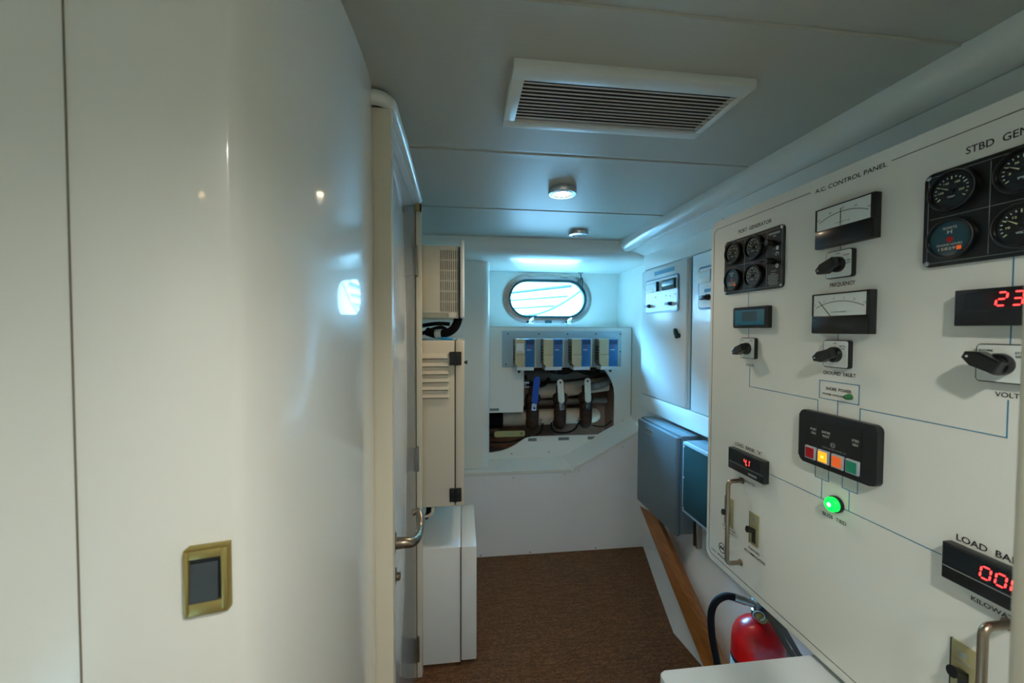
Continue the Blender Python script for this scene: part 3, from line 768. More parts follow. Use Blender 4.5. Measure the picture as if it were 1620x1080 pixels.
q = MB(facing_back(2.757)); q.prism(rrect(.215, .43, .705, .745, .012), 0, .009, 'lever_yellow', .002); q.prism(circ(.405, .726, .006, 14), .009, .0102, 'ink'); q.box(.285, .335, .722, .728, .009, .0098, 'ink_grey'); q.build('lever', r)
q = MB(); q.tube([(.14, 2.765, .668), (.30, 2.765, .662), (.42, 2.77, .68), (.535, 2.760, .72), (.560, 2.765, .79)], .006, 'black_rubber', 8, 6)
tag(q.build('sagging_wire'), 'black wire sagging below the yellow lever up to the first elbow', 'wire')
q = MB(); q.tube([(.625, 2.775, .79), (.63, 2.77, .745), (.665, 2.765, .722), (.74, 2.765, .720), (.80, 2.77, .745), (.835, 2.785, .80)], .007, 'black_rubber', 8, 6)
tag(q.build('looped_wire'), 'black wire looping between the middle and right elbows', 'wire')
q = MB(); q.tube([(.935, 2.79, .760), (.96, 2.77, .757), (1.02, 2.77, .757), (1.08, 2.80, .785)], .005, 'black_rubber', 8, 6)
tag(q.build('trailing_wire'), 'thin black wire running right from the third elbow below the pipe dome', 'wire')
for x in (.545, .625, .825):
    q = MB(); q.tube([(x-.012, 2.78, .797), (x+.014, 2.775, .812)], .0045, 'chrome', 8); q.tube([(x, 2.78, .785), (x+.002, 2.778, .82)], .004, 'chrome', 8)
    tag(q.build('hose_clip'), {.545: 'small shiny clip right of the first bronze elbow', .625: 'small shiny clip left of the middle bronze elbow', .825: 'small shiny clip left of the right bronze elbow'}[x], 'clip')
# little engraved label plates
for x, wd, lb in ((.48, .062, 'small printed label on the white panel below the left valve'), (.705, .080, 'small printed label on the white panel below the middle valve'), (.905, .052, 'small printed label on the white panel below the right valve')):
    q = MB(T27); z = .685; q.box(x-wd/2, x+wd/2, z-.011, z+.011, 0, .001, 'ink_grey'); 
    for rr_ in (0, 1):
        nn = int(wd/.009)
        for i in range(nn): q.box(x-wd/2+.004+i*.0088, x-wd/2+.010+i*.0088, z+.002-rr_*.009, z+.007-rr_*.009, .001, .0014, 'ink')
    tag(q.build('label_plate'), lb, 'label')
q = MB(T27); q.box(.180, .245, .892, .912, .0015, .0026, 'ink_grey'); 
for i in range(6): q.box(.184+i*.0098, .191+i*.0098, .899, .905, .0026, .003, 'ink')
tag(q.build('label_plate'), 'small printed label above the left end of the wall opening, next to the column', 'label')

# =================================================================== CONTROL PANEL
XP = .75
TP = facing_port(XP)
cpnl = thing('control_panel', (.95, .70, .75), 'large off-white electrical control panel covered in gauges, meters, switches and lines', 'control panel')
q = MB(); q.box(.782, 1.127, .30, 1.115, .765, 1.755, 'gelcoat_panel', .003); q.build('enclosure', cpnl)
q = MB(TP); q.prism(rrect(-1.140, -.27, .753, 1.776, .022), -.031, -.002, 'gelcoat_panel', .003)
q.build('frame', cpnl)
q = MB(TP); q.prism(rrect(-1.134, -.276, .757, 1.766, .020), -.003, 0, 'gelcoat_panel', .0008); q.build('face', cpnl)
def fr(u, v, o): s_ = (XP-o)/XP; return u*s_, 1.45+(v-1.45)*s_
def rfr(u0, u1, v0, v1, o): a = fr(u0, v0, o); b = fr(u1, v1, o); return a[0], b[0], a[1], b[1]
def pline(mb, pts, wd, m, o=.0005):
    for (a, b), (c_, d) in zip(pts, pts[1:]):
        if abs(a-c_) < 1e-6: mb.box(a-wd/2, a+wd/2, min(b, d)-wd/2, max(b, d)+wd/2, 0, o, m)
        elif abs(b-d) < 1e-6: mb.box(min(a, c_)-wd/2, max(a, c_)+wd/2, b-wd/2, b+wd/2, 0, o, m)
        else:
            L = math.hypot(c_-a, d-b); nx, ny = -(d-b)/L*wd/2, (c_-a)/L*wd/2
            mb.prism([(a+nx, b+ny), (a-nx, b-ny), (c_-nx, d-ny), (c_+nx, d+ny)], 0, o, m)
# engraved border
q = MB(TP); R = .016
def arc(cx, cy, a0, a1, r, n=5): return [(cx+r*cos(radians(a0+(a1-a0)*k/n)), cy+r*sin(radians(a0+(a1-a0)*k/n))) for k in range(n+1)]
u0, u1, va, vb = -1.124, -.286, .774, 1.751
pline(q, [(-.792, vb), (u0+R, vb)] + arc(u0+R, vb-R, 90, 180, R) + [(u0, va+R)] + arc(u0+R, va+R, 180, 270, R) + [(u1-R, va)] + arc(u1-R, va+R, 270, 360, R) + [(u1, vb-R)] + arc(u1-R, vb-R, 0, 90, R) + [(-.624, vb)], .0011, 'ink')
q.build('border_line', cpnl)
# engraved lettering
for s_, u, v, wd, h_ in (('PORT  GENERATOR', -1.017, 1.7165, .118, .0095), ('A.C. CONTROL PANEL', -.778, 1.7445, .146, .0085), ('STBD  GENERATOR', -.519, 1.716, .122, .0105),
                         ('FREQUENCY', -.738, 1.541, .054, .0078), ('VOLTS', -.978, 1.357, .030, .0062), ('GROUND  FAULT', -.748, 1.361, .070, .0070), ('SHORE  POWER', -.741, 1.3290, .055, .0062),
                         ('POWER AVAILABLE', -.748, 1.3180, .050, .0040), ('BUSS  TIED', -.741, 1.066, .052, .0070), ('LOAD  BANK  "A"', -1.015, 1.1345, .100, .0090), ('KILOWATTS', -.995, 1.046, .058, .0062),
                         ('FORWARD', -.955, .8755, .040, .0066), ('ACCOMMODATION', -.971, .8630, .075, .0066), ('VOLTS', -.476, 1.359, .030, .0068), ('LOAD  BANK  "B"', -.514, 1.132, .106, .0095),
                         ('KILOWATTS', -.494, 1.052, .058, .0068), ('ELECTRICAL', -1.060, .8860, .052, .0050), ('GENERAL', -1.054, .8760, .040, .0050), ('"X"', -1.036, .8640, .010, .0050), ('WEKA  MARINE', -1.112, .7880, .062, .0052)):
    q = MB(TP); q.text(s_, u, v, wd, h_, .0001, 'ink'); q.build('lettering', cpnl)
q = MB(TP)
pline(q, [(-1.062+.0135*cos(2*pi*k/20), .8165+.0135*sin(2*pi*k/20)) for k in range(21)], .0022, 'ink')
pline(q, [(-1.071, .811), (-1.066, .822), (-1.062, .812), (-1.057, .822), (-1.053, .811)], .0024, 'ink'); pline(q, [(-1.075, .8165), (-1.049, .8165)], .0018, 'ink')
q.build('emblem', cpnl)
# blue one-line diagram
B = 'ink_blue'; lw = .0014
for pts in ([(-.974, 1.552), (-.974, 1.514)], [(-.970, 1.458), (-.970, 1.433)], [(-.964, 1.354), (-.964, 1.304), (-.759, 1.304), (-.759, 1.27)],
            [(-.714, 1.31), (-.714, 1.27)], [(-.668, 1.27), (-.668, 1.303), (-.462, 1.303), (-.462, 1.355)], [(-.462, 1.433), (-.462, 1.459)], [(-.462, 1.513), (-.462, 1.557)],
            [(-.717, 1.623), (-.717, 1.612)], [(-.717, 1.445), (-.717, 1.432)],
            [(-.756, 1.347), (-.671, 1.347), (-.671, 1.3095), (-.756, 1.3095), (-.756, 1.347)],
            [(-.761, 1.166), (-.761, 1.139), (-.730, 1.139), (-.730, 1.166)], [(-.745, 1.139), (-.745, 1.098)], [(-.700, 1.166), (-.700, 1.139), (-.669, 1.139), (-.669, 1.166)], [(-.685, 1.139), (-.685, 1.098)],
            [(-.908, 1.098), (-.533, 1.098)]):
    q = MB(TP); pline(q, pts, lw, B, .0004); q.build('circuit_line', cpnl)

def gauge_plate(du):
    o0 = .004
    q = MB(TP); q.prism(rrect(-1.069+du, -.855+du, 1.553, 1.702, .010), 0, o0, 'black_satin', .001)
    pl = [(-1.063, 1.559), (-.861, 1.559), (-.861, 1.696), (-1.063, 1.696), (-1.063, 1.559)]
    for pts in (pl, [(-.987, 1.562), (-.987, 1.693)], [(-.908, 1.562), (-.908, 1.693)], [(-1.060, 1.629), (-.911, 1.629)]):
        TQ = MB(TP @ Matrix.Translation((0, 0, o0))); TQ.bm.free(); TQ.bm = q.bm; TQ.slots = q.slots; pline(TQ, [(a+du, b) for a, b in pts], .0007, 'ink_grey', .0003)
    for a, b in ((-1.0625, 1.6955), (-.8615, 1.6955), (-1.0625, 1.5595), (-.8615, 1.5595)):
        q.lathe([(.0042, o0), (.0036, o0+.0016), (0, o0+.002)], 'chrome', (a+du, b, 0), 'z', 12)
    # printed text rows and symbols
    q.box(-.903+du, -.868+du, 1.684, 1.689, o0, o0+.0003, 'ink_grey'); q.box(-.889+du, -.880+du, 1.678, 1.681, o0, o0+.0003, 'ink_grey')
    q.box(-.879+du, -.871+du, 1.645, 1.654, o0, o0+.0003, 'ink_white')
    for k in range(12):
        a = radians(-30+240*k/11); b = radians(-30+240*(k+1)/11)
        q.prism([(-.875+du+.005*cos(a), 1.635+.005*sin(a)), (-.875+du+.0033*cos(a), 1.635+.0033*sin(a)), (-.875+du+.0033*cos(b), 1.635+.0033*sin(b)), (-.875+du+.005*cos(b), 1.635+.005*sin(b))], o0, o0+.0003, 'ink_white')
    q.prism(circ(-.875+du, 1.607, .005, 16), o0, o0+.0003, 'ink_white'); q.box(-.879+du, -.871+du, 1.6062, 1.6078, o0+.0003, o0+.0005, 'black_satin')
    for v in (1.649, 1.637, 1.607): q.box(-.889+du, -.882+du, v, v+.0005, o0, o0+.0003, 'ink_grey')
    q.text('B-DC', -.892+du, 1.5935, .016, .004, o0, 'ink_grey')
    for k in range(8):
        a, b = ((-.895, -.880), (-.903, -.872), (-.902, -.870), (-.903, -.872), (-.901, -.870), (-.903, -.873), (-.902, -.871), (-.899, -.872))[k]
        q.box(a+du, b+du, 1.5885-k*.0037, 1.5902-k*.0037, o0, o0+.0003, 'ink_grey')
    plate = q.build('gauge_plate', cpnl)
    for gi, (u, v, kind) in enumerate(((-1.029, 1.666, 'temp'), (-.950, 1.666, 'oil'), (-1.029, 1.593, 'hours'), (-.950, 1.593, 'volt'))):
        g = MB(TP @ Matrix.Translation((u+du, v, o0)))
        g.lathe([(.0315, 0), (.0315, .006), (.0295, .009), (.0268, .009), (.0262, .006)], 'black_satin', seg=40, caps=False)
        g.lathe([(.0302, .0088), (.0296, .0094), (.0290, .0088)], 'switch_grey', seg=40, caps=False)
        g.lathe([(.0265, .0055), (0, .0056)], 'dial_blue' if kind == 'hours' else 'dial_black', seg=40, caps=False)
        z = .0058
        if kind == 'hours':
            g.text('QUARTZ', -.009, .015, .018, .0032, z, 'ink_white'); g.text('H', -.003, .0075, .006, .0055, z, 'ink_white'); g.text('ENGINE HOURS', -.016, -.0105, .032, .0030, z, 'ink_white')
            g.prism(circ(0, -.0015, .0045, 12), z, z+.0002, 'btn_red'); g.box(-.015, .015, -.0185, -.0125, z, z+.0002, 'ink'); g.text('15829', -.014, -.0172, .022, .0042, z+.0002, 'ink_white'); g.box(.009, .015, -.0185, -.0125, z+.0003, z+.0005, 'btn_orange')
        else:
            for k in range(17):
                a = radians(215-250*k/16); L = .0045 if k % 4 == 0 else .0025; w_ = .0006
                ca, sa = cos(a), sin(a); r1, r2 = .0215-L, .0215
                g.prism([(r1*ca-w_*sa, r1*sa+w_*ca), (r1*ca+w_*sa, r1*sa-w_*ca), (r2*ca+w_*sa, r2*sa-w_*ca), (r2*ca-w_*sa, r2*sa+w_*ca)], z, z+.0002, 'needle' if k % 4 == 0 else 'ink_white')
            nums = {'temp': ('100', '140', '180', '220'), 'oil': ('0', '30', '60', '90'), 'volt': ('10', '12', '14', '16')}[kind]
            for k, s_ in enumerate(nums):
                a = radians(185-195*k/3); wd = .0022*len(s_); g.text(s_, .0130*cos(a)-wd/2, .0130*sin(a)-.001, wd, .0028, z, 'needle')
            g.text({'temp': 'TEMP', 'oil': 'PSI', 'volt': 'VOLT'}[kind], -.005, -.011, .010, .0028, z, 'ink_white')
            a = radians({'temp': 152, 'oil': 148, 'volt': 146}[kind]); ca, sa = cos(a), sin(a)
            g.prism([(-.003*ca-.0012*sa, -.003*sa+.0012*ca), (-.003*ca+.0012*sa, -.003*sa-.0012*ca), (.0185*ca, .0185*sa)], z+.0008, z+.0012, 'needle'); g.lathe([(.0035, z), (.0035, z+.002), (0, z+.0022)], 'black_satin', seg=14)
        g.build('gauge', plate)
    for v in (1.664, 1.620):
        g = MB(TP); g.lathe([(.0075, o0), (.0075, o0+.016), (.0065, o0+.018), (0, o0+.018)], 'black_plastic', (-.890+du, v, 0), 'z', 16); g.tube([(-.890+du, v, o0+.012), (-.905+du, v+.001, o0+.020)], .0028, 'black_plastic', 8)
        g.build('toggle_knob', plate)
gauge_plate(0); gauge_plate(.5)

def lcd(u0, u1, v0, v1):
    a, b, c_, d = rfr(u0, u1, v0, v1, .012); q = MB(TP); q.prism(rrect(a, b, c_, d, .003), 0, .012, 'black_plastic', .003); m_ = q.build('voltage_display', cpnl)
    q = MB(TP); q.box(a+.008, b-.010, c_+.008, d-.008, .012, .0126, 'lcd_blue'); q.box(a+.036, b-.036, c_+.018, d-.012, .0126, .0129, 'dial_blue'); q.build('screen', m_)
lcd(-1.033, -.906, 1.458, 1.514)

def rotary(u0, u1, v0, v1, ang, texts, cu=None):
    o = .009; a, b, c_, d = rfr(u0, u1, v0, v1, o); q = MB(TP); q.prism(rrect(a, b, c_, d, .005), 0, o, 'black_plastic', .001)
    q.prism(rrect(a+.0015, b-.0015, c_+.0015, d-.0015, .004), o, o+.0006, 'dial_white')
    for s_, fx, fy, wd in texts: q.text(s_, a+(b-a)*fx, c_+(d-c_)*fy, wd, .0030, o+.0006, 'ink')
    m_ = q.build('rotary_switch', cpnl)
    q = MB(TP); uu, vv = (a+b)/2, (c_+d)/2-.001; arrow_knob(q, uu, vv, o+.0006, ang, .030, .022, .024); q.lathe([(.0155, o), (.0155, o+.007), (.014, o+.010)], 'black_satin', (uu, vv, 0), 'z', 24); q.build('knob', m_)
rotary(-1.002, -.948, 1.377, 1.432, 205, (('OFF', .08, .85, .008), ('GEN', .68, .85, .011)))
rotary(-.749, -.692, 1.558, 1.613, 205, (('OFF', .40, .86, .009), ('PORT', .70, .76, .012), ('STBD', .78, .56, .010), ('GEN', .78, .47, .009)))
rotary(-.750, -.694, 1.376, 1.432, 200, (('ON', .42, .86, .007), ('METER', .66, .76, .013), ('TEST', .70, .67, .010)))
rotary(-.499, -.443, 1.378, 1.433, 155, (('SHORE', .06, .80, .016), ('STBD', .76, .76, .011), ('GEN', .77, .67, .010)))

def edge_meter(u0, u1, v0, v1, vw, nums, needle, cap):
    o = .016; a, b, c_, d = rfr(u0, u1, v0, v1, o); vw = fr(0, vw, o)[1]
    q = MB(TP); q.box(a, b, c_, d, 0, o-.001, 'black_plastic', .0015); q.box(a+.001, b-.001, c_+.001, vw-.0008, o-.001, o+.001, 'black_satin', .001)
    q.box(a+.001, a+.0045, vw, d-.001, o-.001, o+.0008, 'black_plastic'); q.box(b-.0055, b-.001, vw, d-.001, o-.001, o+.0008, 'black_plastic'); q.box(a+.001, b-.001, d-.0032, d-.001, o-.001, o+.0008, 'black_plastic')
    m_ = q.build('panel_meter', cpnl)
    q = MB(TP); q.box(a+.0045, b-.0055, vw, d-.0032, o-.001, o-.0002, 'dial_white'); W_ = b-a; cx_ = (a+b)/2
    Rr = W_*.95; cy = d-.0165-Rr
    pts = [(cx_+Rr*sin(t), cy+Rr*cos(t)) for t in [(-26+52*k/24)*pi/180 for k in range(25)]]
    for (p1, p2) in zip(pts, pts[1:]): q.prism([p1, (p1[0], p1[1]-.0022), (p2[0], p2[1]-.0022), p2], o-.0002, o, 'ink_grey')
    for k, s_ in enumerate(nums):
        t = radians(-26+52*k/(len(nums)-1)); q.text(s_, cx_+(Rr+.003)*sin(t)-.0015*len(s_), cy+(Rr+.003)*cos(t), .003*len(s_), .0042, o-.0002, 'ink_grey')
    q.text(cap, cx_-.016, vw+.006, .032, .0026, o-.0002, 'ink_grey'); q.build('scale', m_)
    q = MB(TP); (x0_, y0_), (x1_, y1_) = [(a+W_*f_[0], vw+(d-vw)*f_[1]) for f_ in needle]; L = math.hypot(x1_-x0_, y1_-y0_); nx, ny = -(y1_-y0_)/L*.0005, (x1_-x0_)/L*.0005
    q.prism([(x0_+nx, y0_+ny), (x0_-nx, y0_-ny), (x1_-nx, y1_-ny), (x1_+nx, y1_+ny)], o+.0004, o+.0008, 'ink'); q.build('needle', m_)
edge_meter(-.777, -.653, 1.624, 1.708, 1.662, ('55', '58', '60', '62', '65'), ((.47, 0), (.47, .75)), 'HERTZ')
edge_meter(-.780, -.656, 1.445, 1.529, 1.482, ('0', '2', '4', '6', '8', '10'), ((.36, 0), (.14, .66)), 'DC MICROAMPERES')

# digital meters with red seven-segment digits
SEG = {'0': 'abcdef', '1': 'bc', '2': 'abged', '3': 'abgcd', '4': 'fgbc', '5': 'afgcd', '6': 'afgedc', '7': 'abc', '8': 'abcdefg', '9': 'abcdfg', 'b': 'fgedc'}
def digit(q, ch, u, v, w_, h_, o):
    t = h_*.10; s = .12
    def P(a, b): return (u+a+s*b, v+b)
    def hseg(b): q.prism([P(t*.8, b), P(t*1.4, b-t*.6), P(w_-t*1.4, b-t*.6), P(w_-t*.8, b), P(w_-t*1.4, b+t*.6), P(t*1.4, b+t*.6)], o, o+.0005, 'led_red')
    def vseg(a, b0, b1): q.prism([P(a, b0+t*.5), P(a+t*.6, b0+t*1.1), P(a+t*.6, b1-t*1.1), P(a, b1-t*.5), P(a-t*.6, b1-t*1.1), P(a-t*.6, b0+t*1.1)], o, o+.0005, 'led_red')
    for g in SEG[ch]:
        if g == 'a': hseg(h_)
        if g == 'g': hseg(h_/2)
        if g == 'd': hseg(0)
        if g == 'f': vseg(0, h_/2, h_)
        if g == 'e': vseg(0, 0, h_/2)
        if g == 'b': vseg(w_, h_/2, h_)
        if g == 'c': vseg(w_, 0, h_/2)
def led_meter(u0, u1, v0, v1, txt, fx, dw, dh, style, dot=None):
    o = .016; a, b, c_, d = rfr(u0, u1, v0, v1, o); q = MB(TP); H = d-c_
    q.box(a, b, c_, d, 0, o, 'black_plastic', .001)
    if style == 'bar': q.box(a+.0005, b-.0005, c_+H*.345, c_+H*.365, o, o+.0004, 'ink_grey')
    m_ = q.build('digital_meter', cpnl)
    q = MB(TP); o2 = o+.0006
    if style == 'bar': q.box(a+.003, b-.012, c_+H*.42, d-.004, o, o2, 'dark_screen'); vy = c_+H*.50; 
    else: q.box(a+.014, b-.012, c_+H*.40, d-.006, o, o2, 'dark_screen'); q.box(a+.036, b-.020, c_+H*.46, d-.009, o2, o2+.0003, 'red_screen'); vy = c_+H*.52; o2 += .0003
    if style == 'bar': q.box(b-.052, b-.022, c_+.006, c_+.011, o, o+.0005, 'ink_grey')
    q.build('screen', m_)
    q = MB(TP); uu = a+(b-a)*fx
    for i, ch in enumerate(txt): digit(q, ch, uu+i*dw*1.55, vy, dw, dh, o2)
    if dot is not None: q.prism(circ(uu+dot*dw*1.55-dw*.25, vy, .0016, 8), o2, o2+.0005, 'led_red')
    q.build('red_digits', m_)
led_meter(-1.043, -.909, 1.063, 1.121, '41', .48, .0075, .015, 'bar', 1)
led_meter(-.527, -.393, 1.459, 1.513, '230', .36, .0105, .018, 'win')
led_meter(-.532, -.398, 1.064, 1.121, '006', .35, .0105, .017, 'bar', 3)

# source selector with four square push buttons
o = .014; a, b, c_, d = rfr(-.806, -.635, 1.162, 1.277, o); q = MB(TP); q.prism(rrect(a, b, c_, d, .012), 0, o-.004, 'black_plastic'); q.prism(rrect(a, b, c_, d, .012), o-.004, o, 'black_plastic', .003)
q.box(a+.018, b-.028, c_+.014, d-.016, o, o+.0005, 'black_satin')
for s_, u, v, wd in (('PORT', -.775, 1.237, .014), ('GEN', -.773, 1.229, .011), ('SHORE', -.7475, 1.237, .019), ('INLET', -.745, 1.229, .015), ('STBD', -.682, 1.237, .014), ('GEN', -.681, 1.229, .011), ('CODA ELECTRIC POWER, INC', -.746, 1.2065, .052)):
    x_, y_ = fr(u, v, o); q.text(s_, x_, y_, wd, .0045 if len(s_) < 8 else .0028, o+.0005, 'ink_white' if len(s_) < 8 else 'ink_grey')
for k in range(16):
    t0_, t1_ = 2*pi*k/16, 2*pi*(k+1)/16; X_, Y_ = fr(-.722, 1.217, o)
    q.prism([(X_+.0052*cos(t0_), Y_+.0052*sin(t0_)), (X_+.004*cos(t0_), Y_+.004*sin(t0_)), (X_+.004*cos(t1_), Y_+.004*sin(t1_)), (X_+.0052*cos(t1_), Y_+.0052*sin(t1_))], o+.0005, o+.0009, 'ink_grey')
q.box(X_-.003, X_-.0018, Y_-.0025, Y_+.0025, o+.0005, o+.0009, 'ink_grey'); q.box(X_+.0005, X_+.0017, Y_-.0025, Y_+.0025, o+.0005, o+.0009, 'ink_grey')
sel = q.build('source_selector', cpnl)
for u, mm, lb in ((-.777, 'btn_red', 'red button'), (-.746, 'btn_amber', 'lit amber button'), (-.714, 'btn_orange', 'orange button'), (-.683, 'btn_green', 'green button')):
    x_, y_ = fr(u, 1.1855, .020); q = MB(TP); q.box(x_-.0125, x_+.0125, y_-.0135, y_+.0135, o, .0195, 'btn_rim', .001); q.box(x_-.0095, x_+.0095, y_-.0105, y_+.0105, .0195, .0203, mm, .0)
    if mm == 'btn_amber': q.box(x_-.003, x_+.003, y_-.002, y_+.002, .0203, .0206, 'btn_amber_core')
    plabel(q.build('push_button', sel), lb)
# round lit lamp
x_, y_ = fr(-.722, 1.095, .012); q = MB(TP); q.lathe([(.0165, 0), (.0165, .006), (.0145, .007)], 'black_plastic', (x_, y_, 0), 'z', 32); ind = q.build('indicator_lamp', cpnl)
q = MB(TP); q.lathe([(.0145, .006), (.0145, .014), (.0125, .0165), (.004, .018), (0, .018)], 'green_lamp', (x_, y_, 0), 'z', 32); q.prism(circ(x_, y_, .0042, 14), .018, .0184, 'green_core'); plabel(q.build('lens', ind), 'glowing green lens')
q = MB(TP); q.lathe([(.0058, 0), (.0058, .004), (.005, .010), (.003, .013), (0, .0135)], 'green_led', (-.688, 1.322, 0), 'z', 18); plabel(q.build('pilot_light', cpnl), 'small dark green pilot light')

# breakers
def breaker(u0, u1, v0, v1, up):
    q = MB(TP); q.box(u0, u1, v0, v1, 0, .003, 'breaker_plate', .0006); q.box(u0-.0015, u0, v0, v1, 0, .003, 'black_plastic'); q.box(u0+.006, u1-.006, v1-.028, v1-.026, .003, .0033, 'ink_grey'); q.box(u0+.009, u1-.012, v1-.020, v1-.012, .003, .0033, 'ink_grey')
    m_ = q.build('breaker', cpnl); um = (u0+u1)/2; vm = v0+(v1-v0)*.48
    q = MB(TP); q.box(um-.006, um+.007, v0+.006, vm+.004, .003, .0036, 'black_satin'); q.tube([(um, vm-.004, .0), (um-.001, vm+.001, .012), (um-.002, vm+.003, .020)], [.0065, .0085], 'black_satin', 12, 3); q.build('toggle', m_)
breaker(-1.049, -1.016, .896, .977, 1); breaker(-.950, -.919, .895, .977, 1); breaker(-.514, -.483, .897, .979, 1)
# pull handles
for u in (-.984, -.453):
    q = MB(TP); r_ = .012; O = .041; pts = [(u, 1.045, 0), (u, 1.045, O-r_)] + [(u, 1.045-r_+r_*cos(radians(t)), O-r_+r_*sin(radians(t))) for t in (22, 45, 67, 90)] + \
        [(u, .82+r_-r_*sin(radians(t)), O-r_+r_*cos(radians(t))) for t in (0, 22, 45, 67, 90)] + [(u, .82, 0)]
    q.tube(pts, .0056, 'nickel', 14)
    for v in (1.045, .82): q.lathe([(.0085, 0), (.0085, .0012), (0, .0012)], 'nickel', (u, v, 0), 'z', 14)
    q.build('pull_handle', cpnl)
q = MB(TP); q.box(-1.098, -1.090, 1.772, 1.779, -.02, -.005, 'black_plastic', .001); q.build('latch_bolt', cpnl)

# =================================================================== COUNTER, EXTINGUISHER, POST
q = MB(); 
ct = thing('counter', (.72, .45, 0), 'white counter top jutting out under the control panel', 'counter')
q = MB(); q.prism(rrect(.404, 1.02, .28, .768, .012), .715, .74, 'counter_white', .003, smooth=False); q.build('worktop', ct)
q = MB(); q.box(.43, 1.02, .28, .745, .0, .715, 'white_paint', .004); q.build('base_cabinet', ct)

ex, ey = .900, 1.098
fe = thing('fire_extinguisher', (ex, ey, 0), 'red fire extinguisher with black hose between the counter and right wall', 'fire extinguisher')
DZ = Matrix.Translation((0, 0, -.028))
q = MB(DZ); q.lathe([(.066, .05), (.070, .055), (.0725, .09), (.0725, .515), (.070, .540), (.062, .562), (.046, .580), (.028, .590), (.018, .594), (.018, .603)], 'red_paint', (ex, ey, 0), 'z', 48); q.build('cylinder', fe)
q = MB(DZ); q.lathe([(.0732, .30), (.0732, .475)], 'dial_white', (ex, ey, 0), 'z', 48, caps=False); q.lathe([(.0734, .462), (.0734, .475)], 'ink', (ex, ey, 0), 'z', 48, caps=False)
q.bm.verts.ensure_lookup_table()
for f_ in [f_ for f_ in q.bm.faces if (f_.calc_center_median().x-ex) > -.045]: q.bm.faces.remove(f_)
q.build('label_wrap', fe)
q = MB(DZ); q.lathe([(.016, .600), (.020, .603), (.020, .622), (.014, .626), (.014, .640)], 'steel', (ex, ey, 0), 'z', 16); q.box(ex-.020, ex+.020, ey-.016, ey+.016, .628, .655, 'steel', .006)
q.tube([(ex-.018, ey, .642), (ex-.040, ey+.012, .646)], .0095, 'steel', 12); q.tube([(ex-.036, ey+.010, .645), (ex-.062, ey+.024, .650)], .0115, 'steel', 12)
q.lathe([(.014, .008), (.014, -.006), (.010, -.008), (0, -.008)], 'brass_dull', (ex-.006, ey-.022, .613), 'y', 16)
q.build('valve_head', fe)
q = MB(DZ); q.add([(ex-.012, ey-.008, .660), (ex+.012, ey-.008, .660), (ex+.012, ey-.060, .655), (ex+.005, ey-.200, .575), (ex-.005, ey-.200, .575), (ex-.012, ey-.060, .655)], [(0, 1, 2, 5), (5, 2, 3, 4)], 'steel')
bmesh.ops.solidify(q.bm, geom=q.bm.faces[:], thickness=.003); q.build('carry_handle', fe)
q = MB(DZ); q.add([(ex-.011, ey-.010, .640), (ex+.011, ey-.010, .640), (ex+.011, ey-.060, .625), (ex+.005, ey-.185, .552), (ex-.005, ey-.185, .552), (ex-.011, ey-.060, .625)], [(0, 1, 2, 5), (5, 2, 3, 4)], 'steel')
bmesh.ops.solidify(q.bm, geom=q.bm.faces[:], thickness=.003); q.build('squeeze_lever', fe)
q = MB(DZ); q.tube([(ex-.024+.014*cos(t), ey-.030-.006*cos(t), .628+.014*sin(t)) for t in [2*pi*k/20 for k in range(21)]], .0016, 'chrome', 8); q.build('pull_ring', fe)
q = MB(DZ); q.box(ex-.004, ex+.010, ey-.020, ey-.014, .640, .690, 'blue_tag', .001); plabel(q.build('seal_tag', fe), 'blue seal tag')
q = MB(DZ); q.tube([(ex-.058, ey+.022, .650), (ex-.085, ey+.036, .648), (ex-.112, ey+.045, .625), (ex-.124, ey+.048, .585), (ex-.122, ey+.045, .52), (ex-.112, ey+.035, .45), (ex-.098, ey+.028, .36), (ex-.090, ey+.02, .25)], .0105, 'black_rubber', 14, 6); q.build('hose', fe)
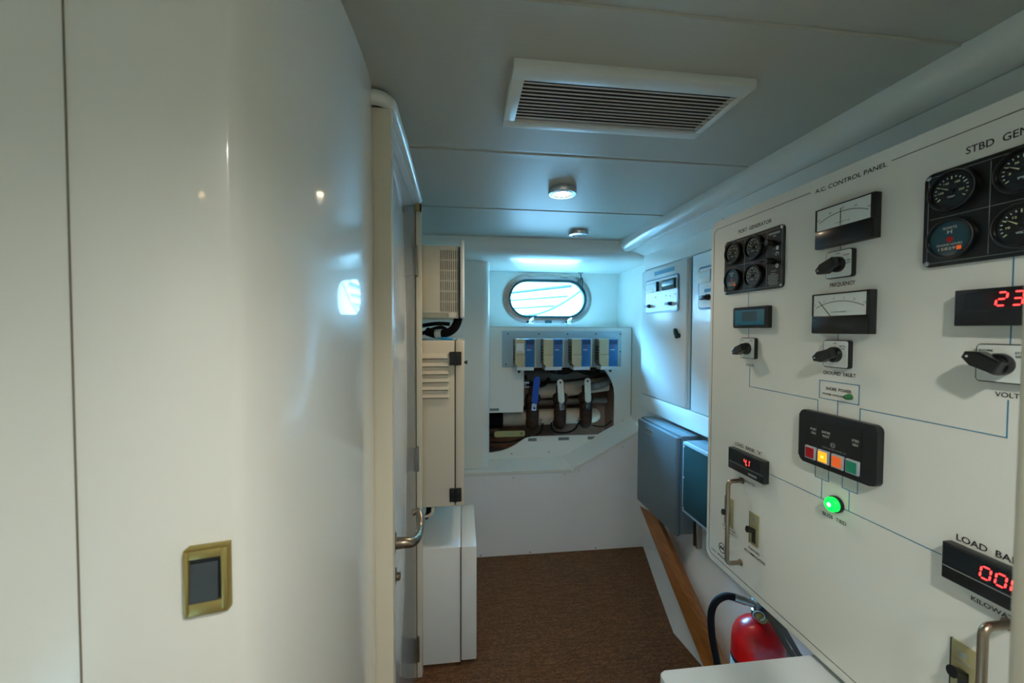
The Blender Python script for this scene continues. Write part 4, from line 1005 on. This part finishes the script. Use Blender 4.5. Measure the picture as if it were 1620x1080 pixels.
q = MB(DZ); q.lathe([(.074, .40), (.0755, .402), (.0755, .420), (.074, .422)], 'yellow_label', (ex, ey, 0), 'z', 40, caps=False); q.box(ex+.06, 1.05, ey-.02, ey+.02, .35, .47, 'steel', .002); q.build('wall_bracket', fe)
q = MB(); q.lathe([(.060, 0), (.066, .004), (.066, .0225), (0, .0225)], 'black_rubber', (ex, ey, 0), 'z', 32); q.build('foot_ring', fe)

# blurred cream post at the right edge, close to the camera
q = MB(); q.box(.411, .46, .215, .25, 0.0, 2.0, 'cream_trim', .006)
tag(q.build('cream_post'), 'out-of-focus cream post at the right edge close to the camera', 'post')

# light switch on the near left wall
sw_ang = math.atan2(.029, .130)
ex_ = Vector((cos(sw_ang), sin(sw_ang), 0)); nz_ = Vector((sin(sw_ang), -cos(sw_ang), 0))
P0 = Vector((-.259, .479, 0)) - ex_*.0015 + nz_*.0004
TS = frame(P0, ex_, (0, 0, 1), nz_)
sw = thing('light_switch', (-.28, .477, 1.135), 'dull brass light switch with dark rocker on the near left wall', 'light switch')
q = MB(TS); z0, z1, a, b = 1.134, 1.2125, -.0435, .0005
q.prism([(a, z0), (b-.004, z0), (b, z0+.005), (b, z1), (a+.005, z1), (a, z1-.004)], 0, .004, 'brass_dull', .0012)
q.box(a+.005, b-.005, z0+.003, z0+.0170, .004, .0075, 'brass_dull', .001); q.box(a+.005, b-.005, z1-.0135, z1-.004, .004, .007, 'brass_dull', .001)
q.box(a+.001, a+.0058, z0+.006, z1-.004, .004, .008, 'brass_dull', .001); q.box(b-.0085, b-.002, z0+.006, z1-.004, .004, .008, 'brass_dull', .0015); q.build('cover_plate', sw)
q = MB(TS); q.box(a+.006, b-.0095, z0+.0170, z1-.0135, .001, .0042, 'black_satin'); q.add([(a+.0065, z0+.0175, .0085), (b-.0115, z0+.0175, .0085), (b-.0115, z1-.0185, .0055), (a+.0065, z1-.0185, .005),
      (a+.0065, z0+.0175, .001), (b-.0115, z0+.0175, .001), (b-.0115, z1-.0185, .001), (a+.0065, z1-.0185, .001)], [(0, 1, 2, 3), (7, 6, 5, 4), (0, 4, 5, 1), (1, 5, 6, 2), (2, 6, 7, 3), (3, 7, 4, 0)], 'switch_grey'); q.build('rocker', sw)
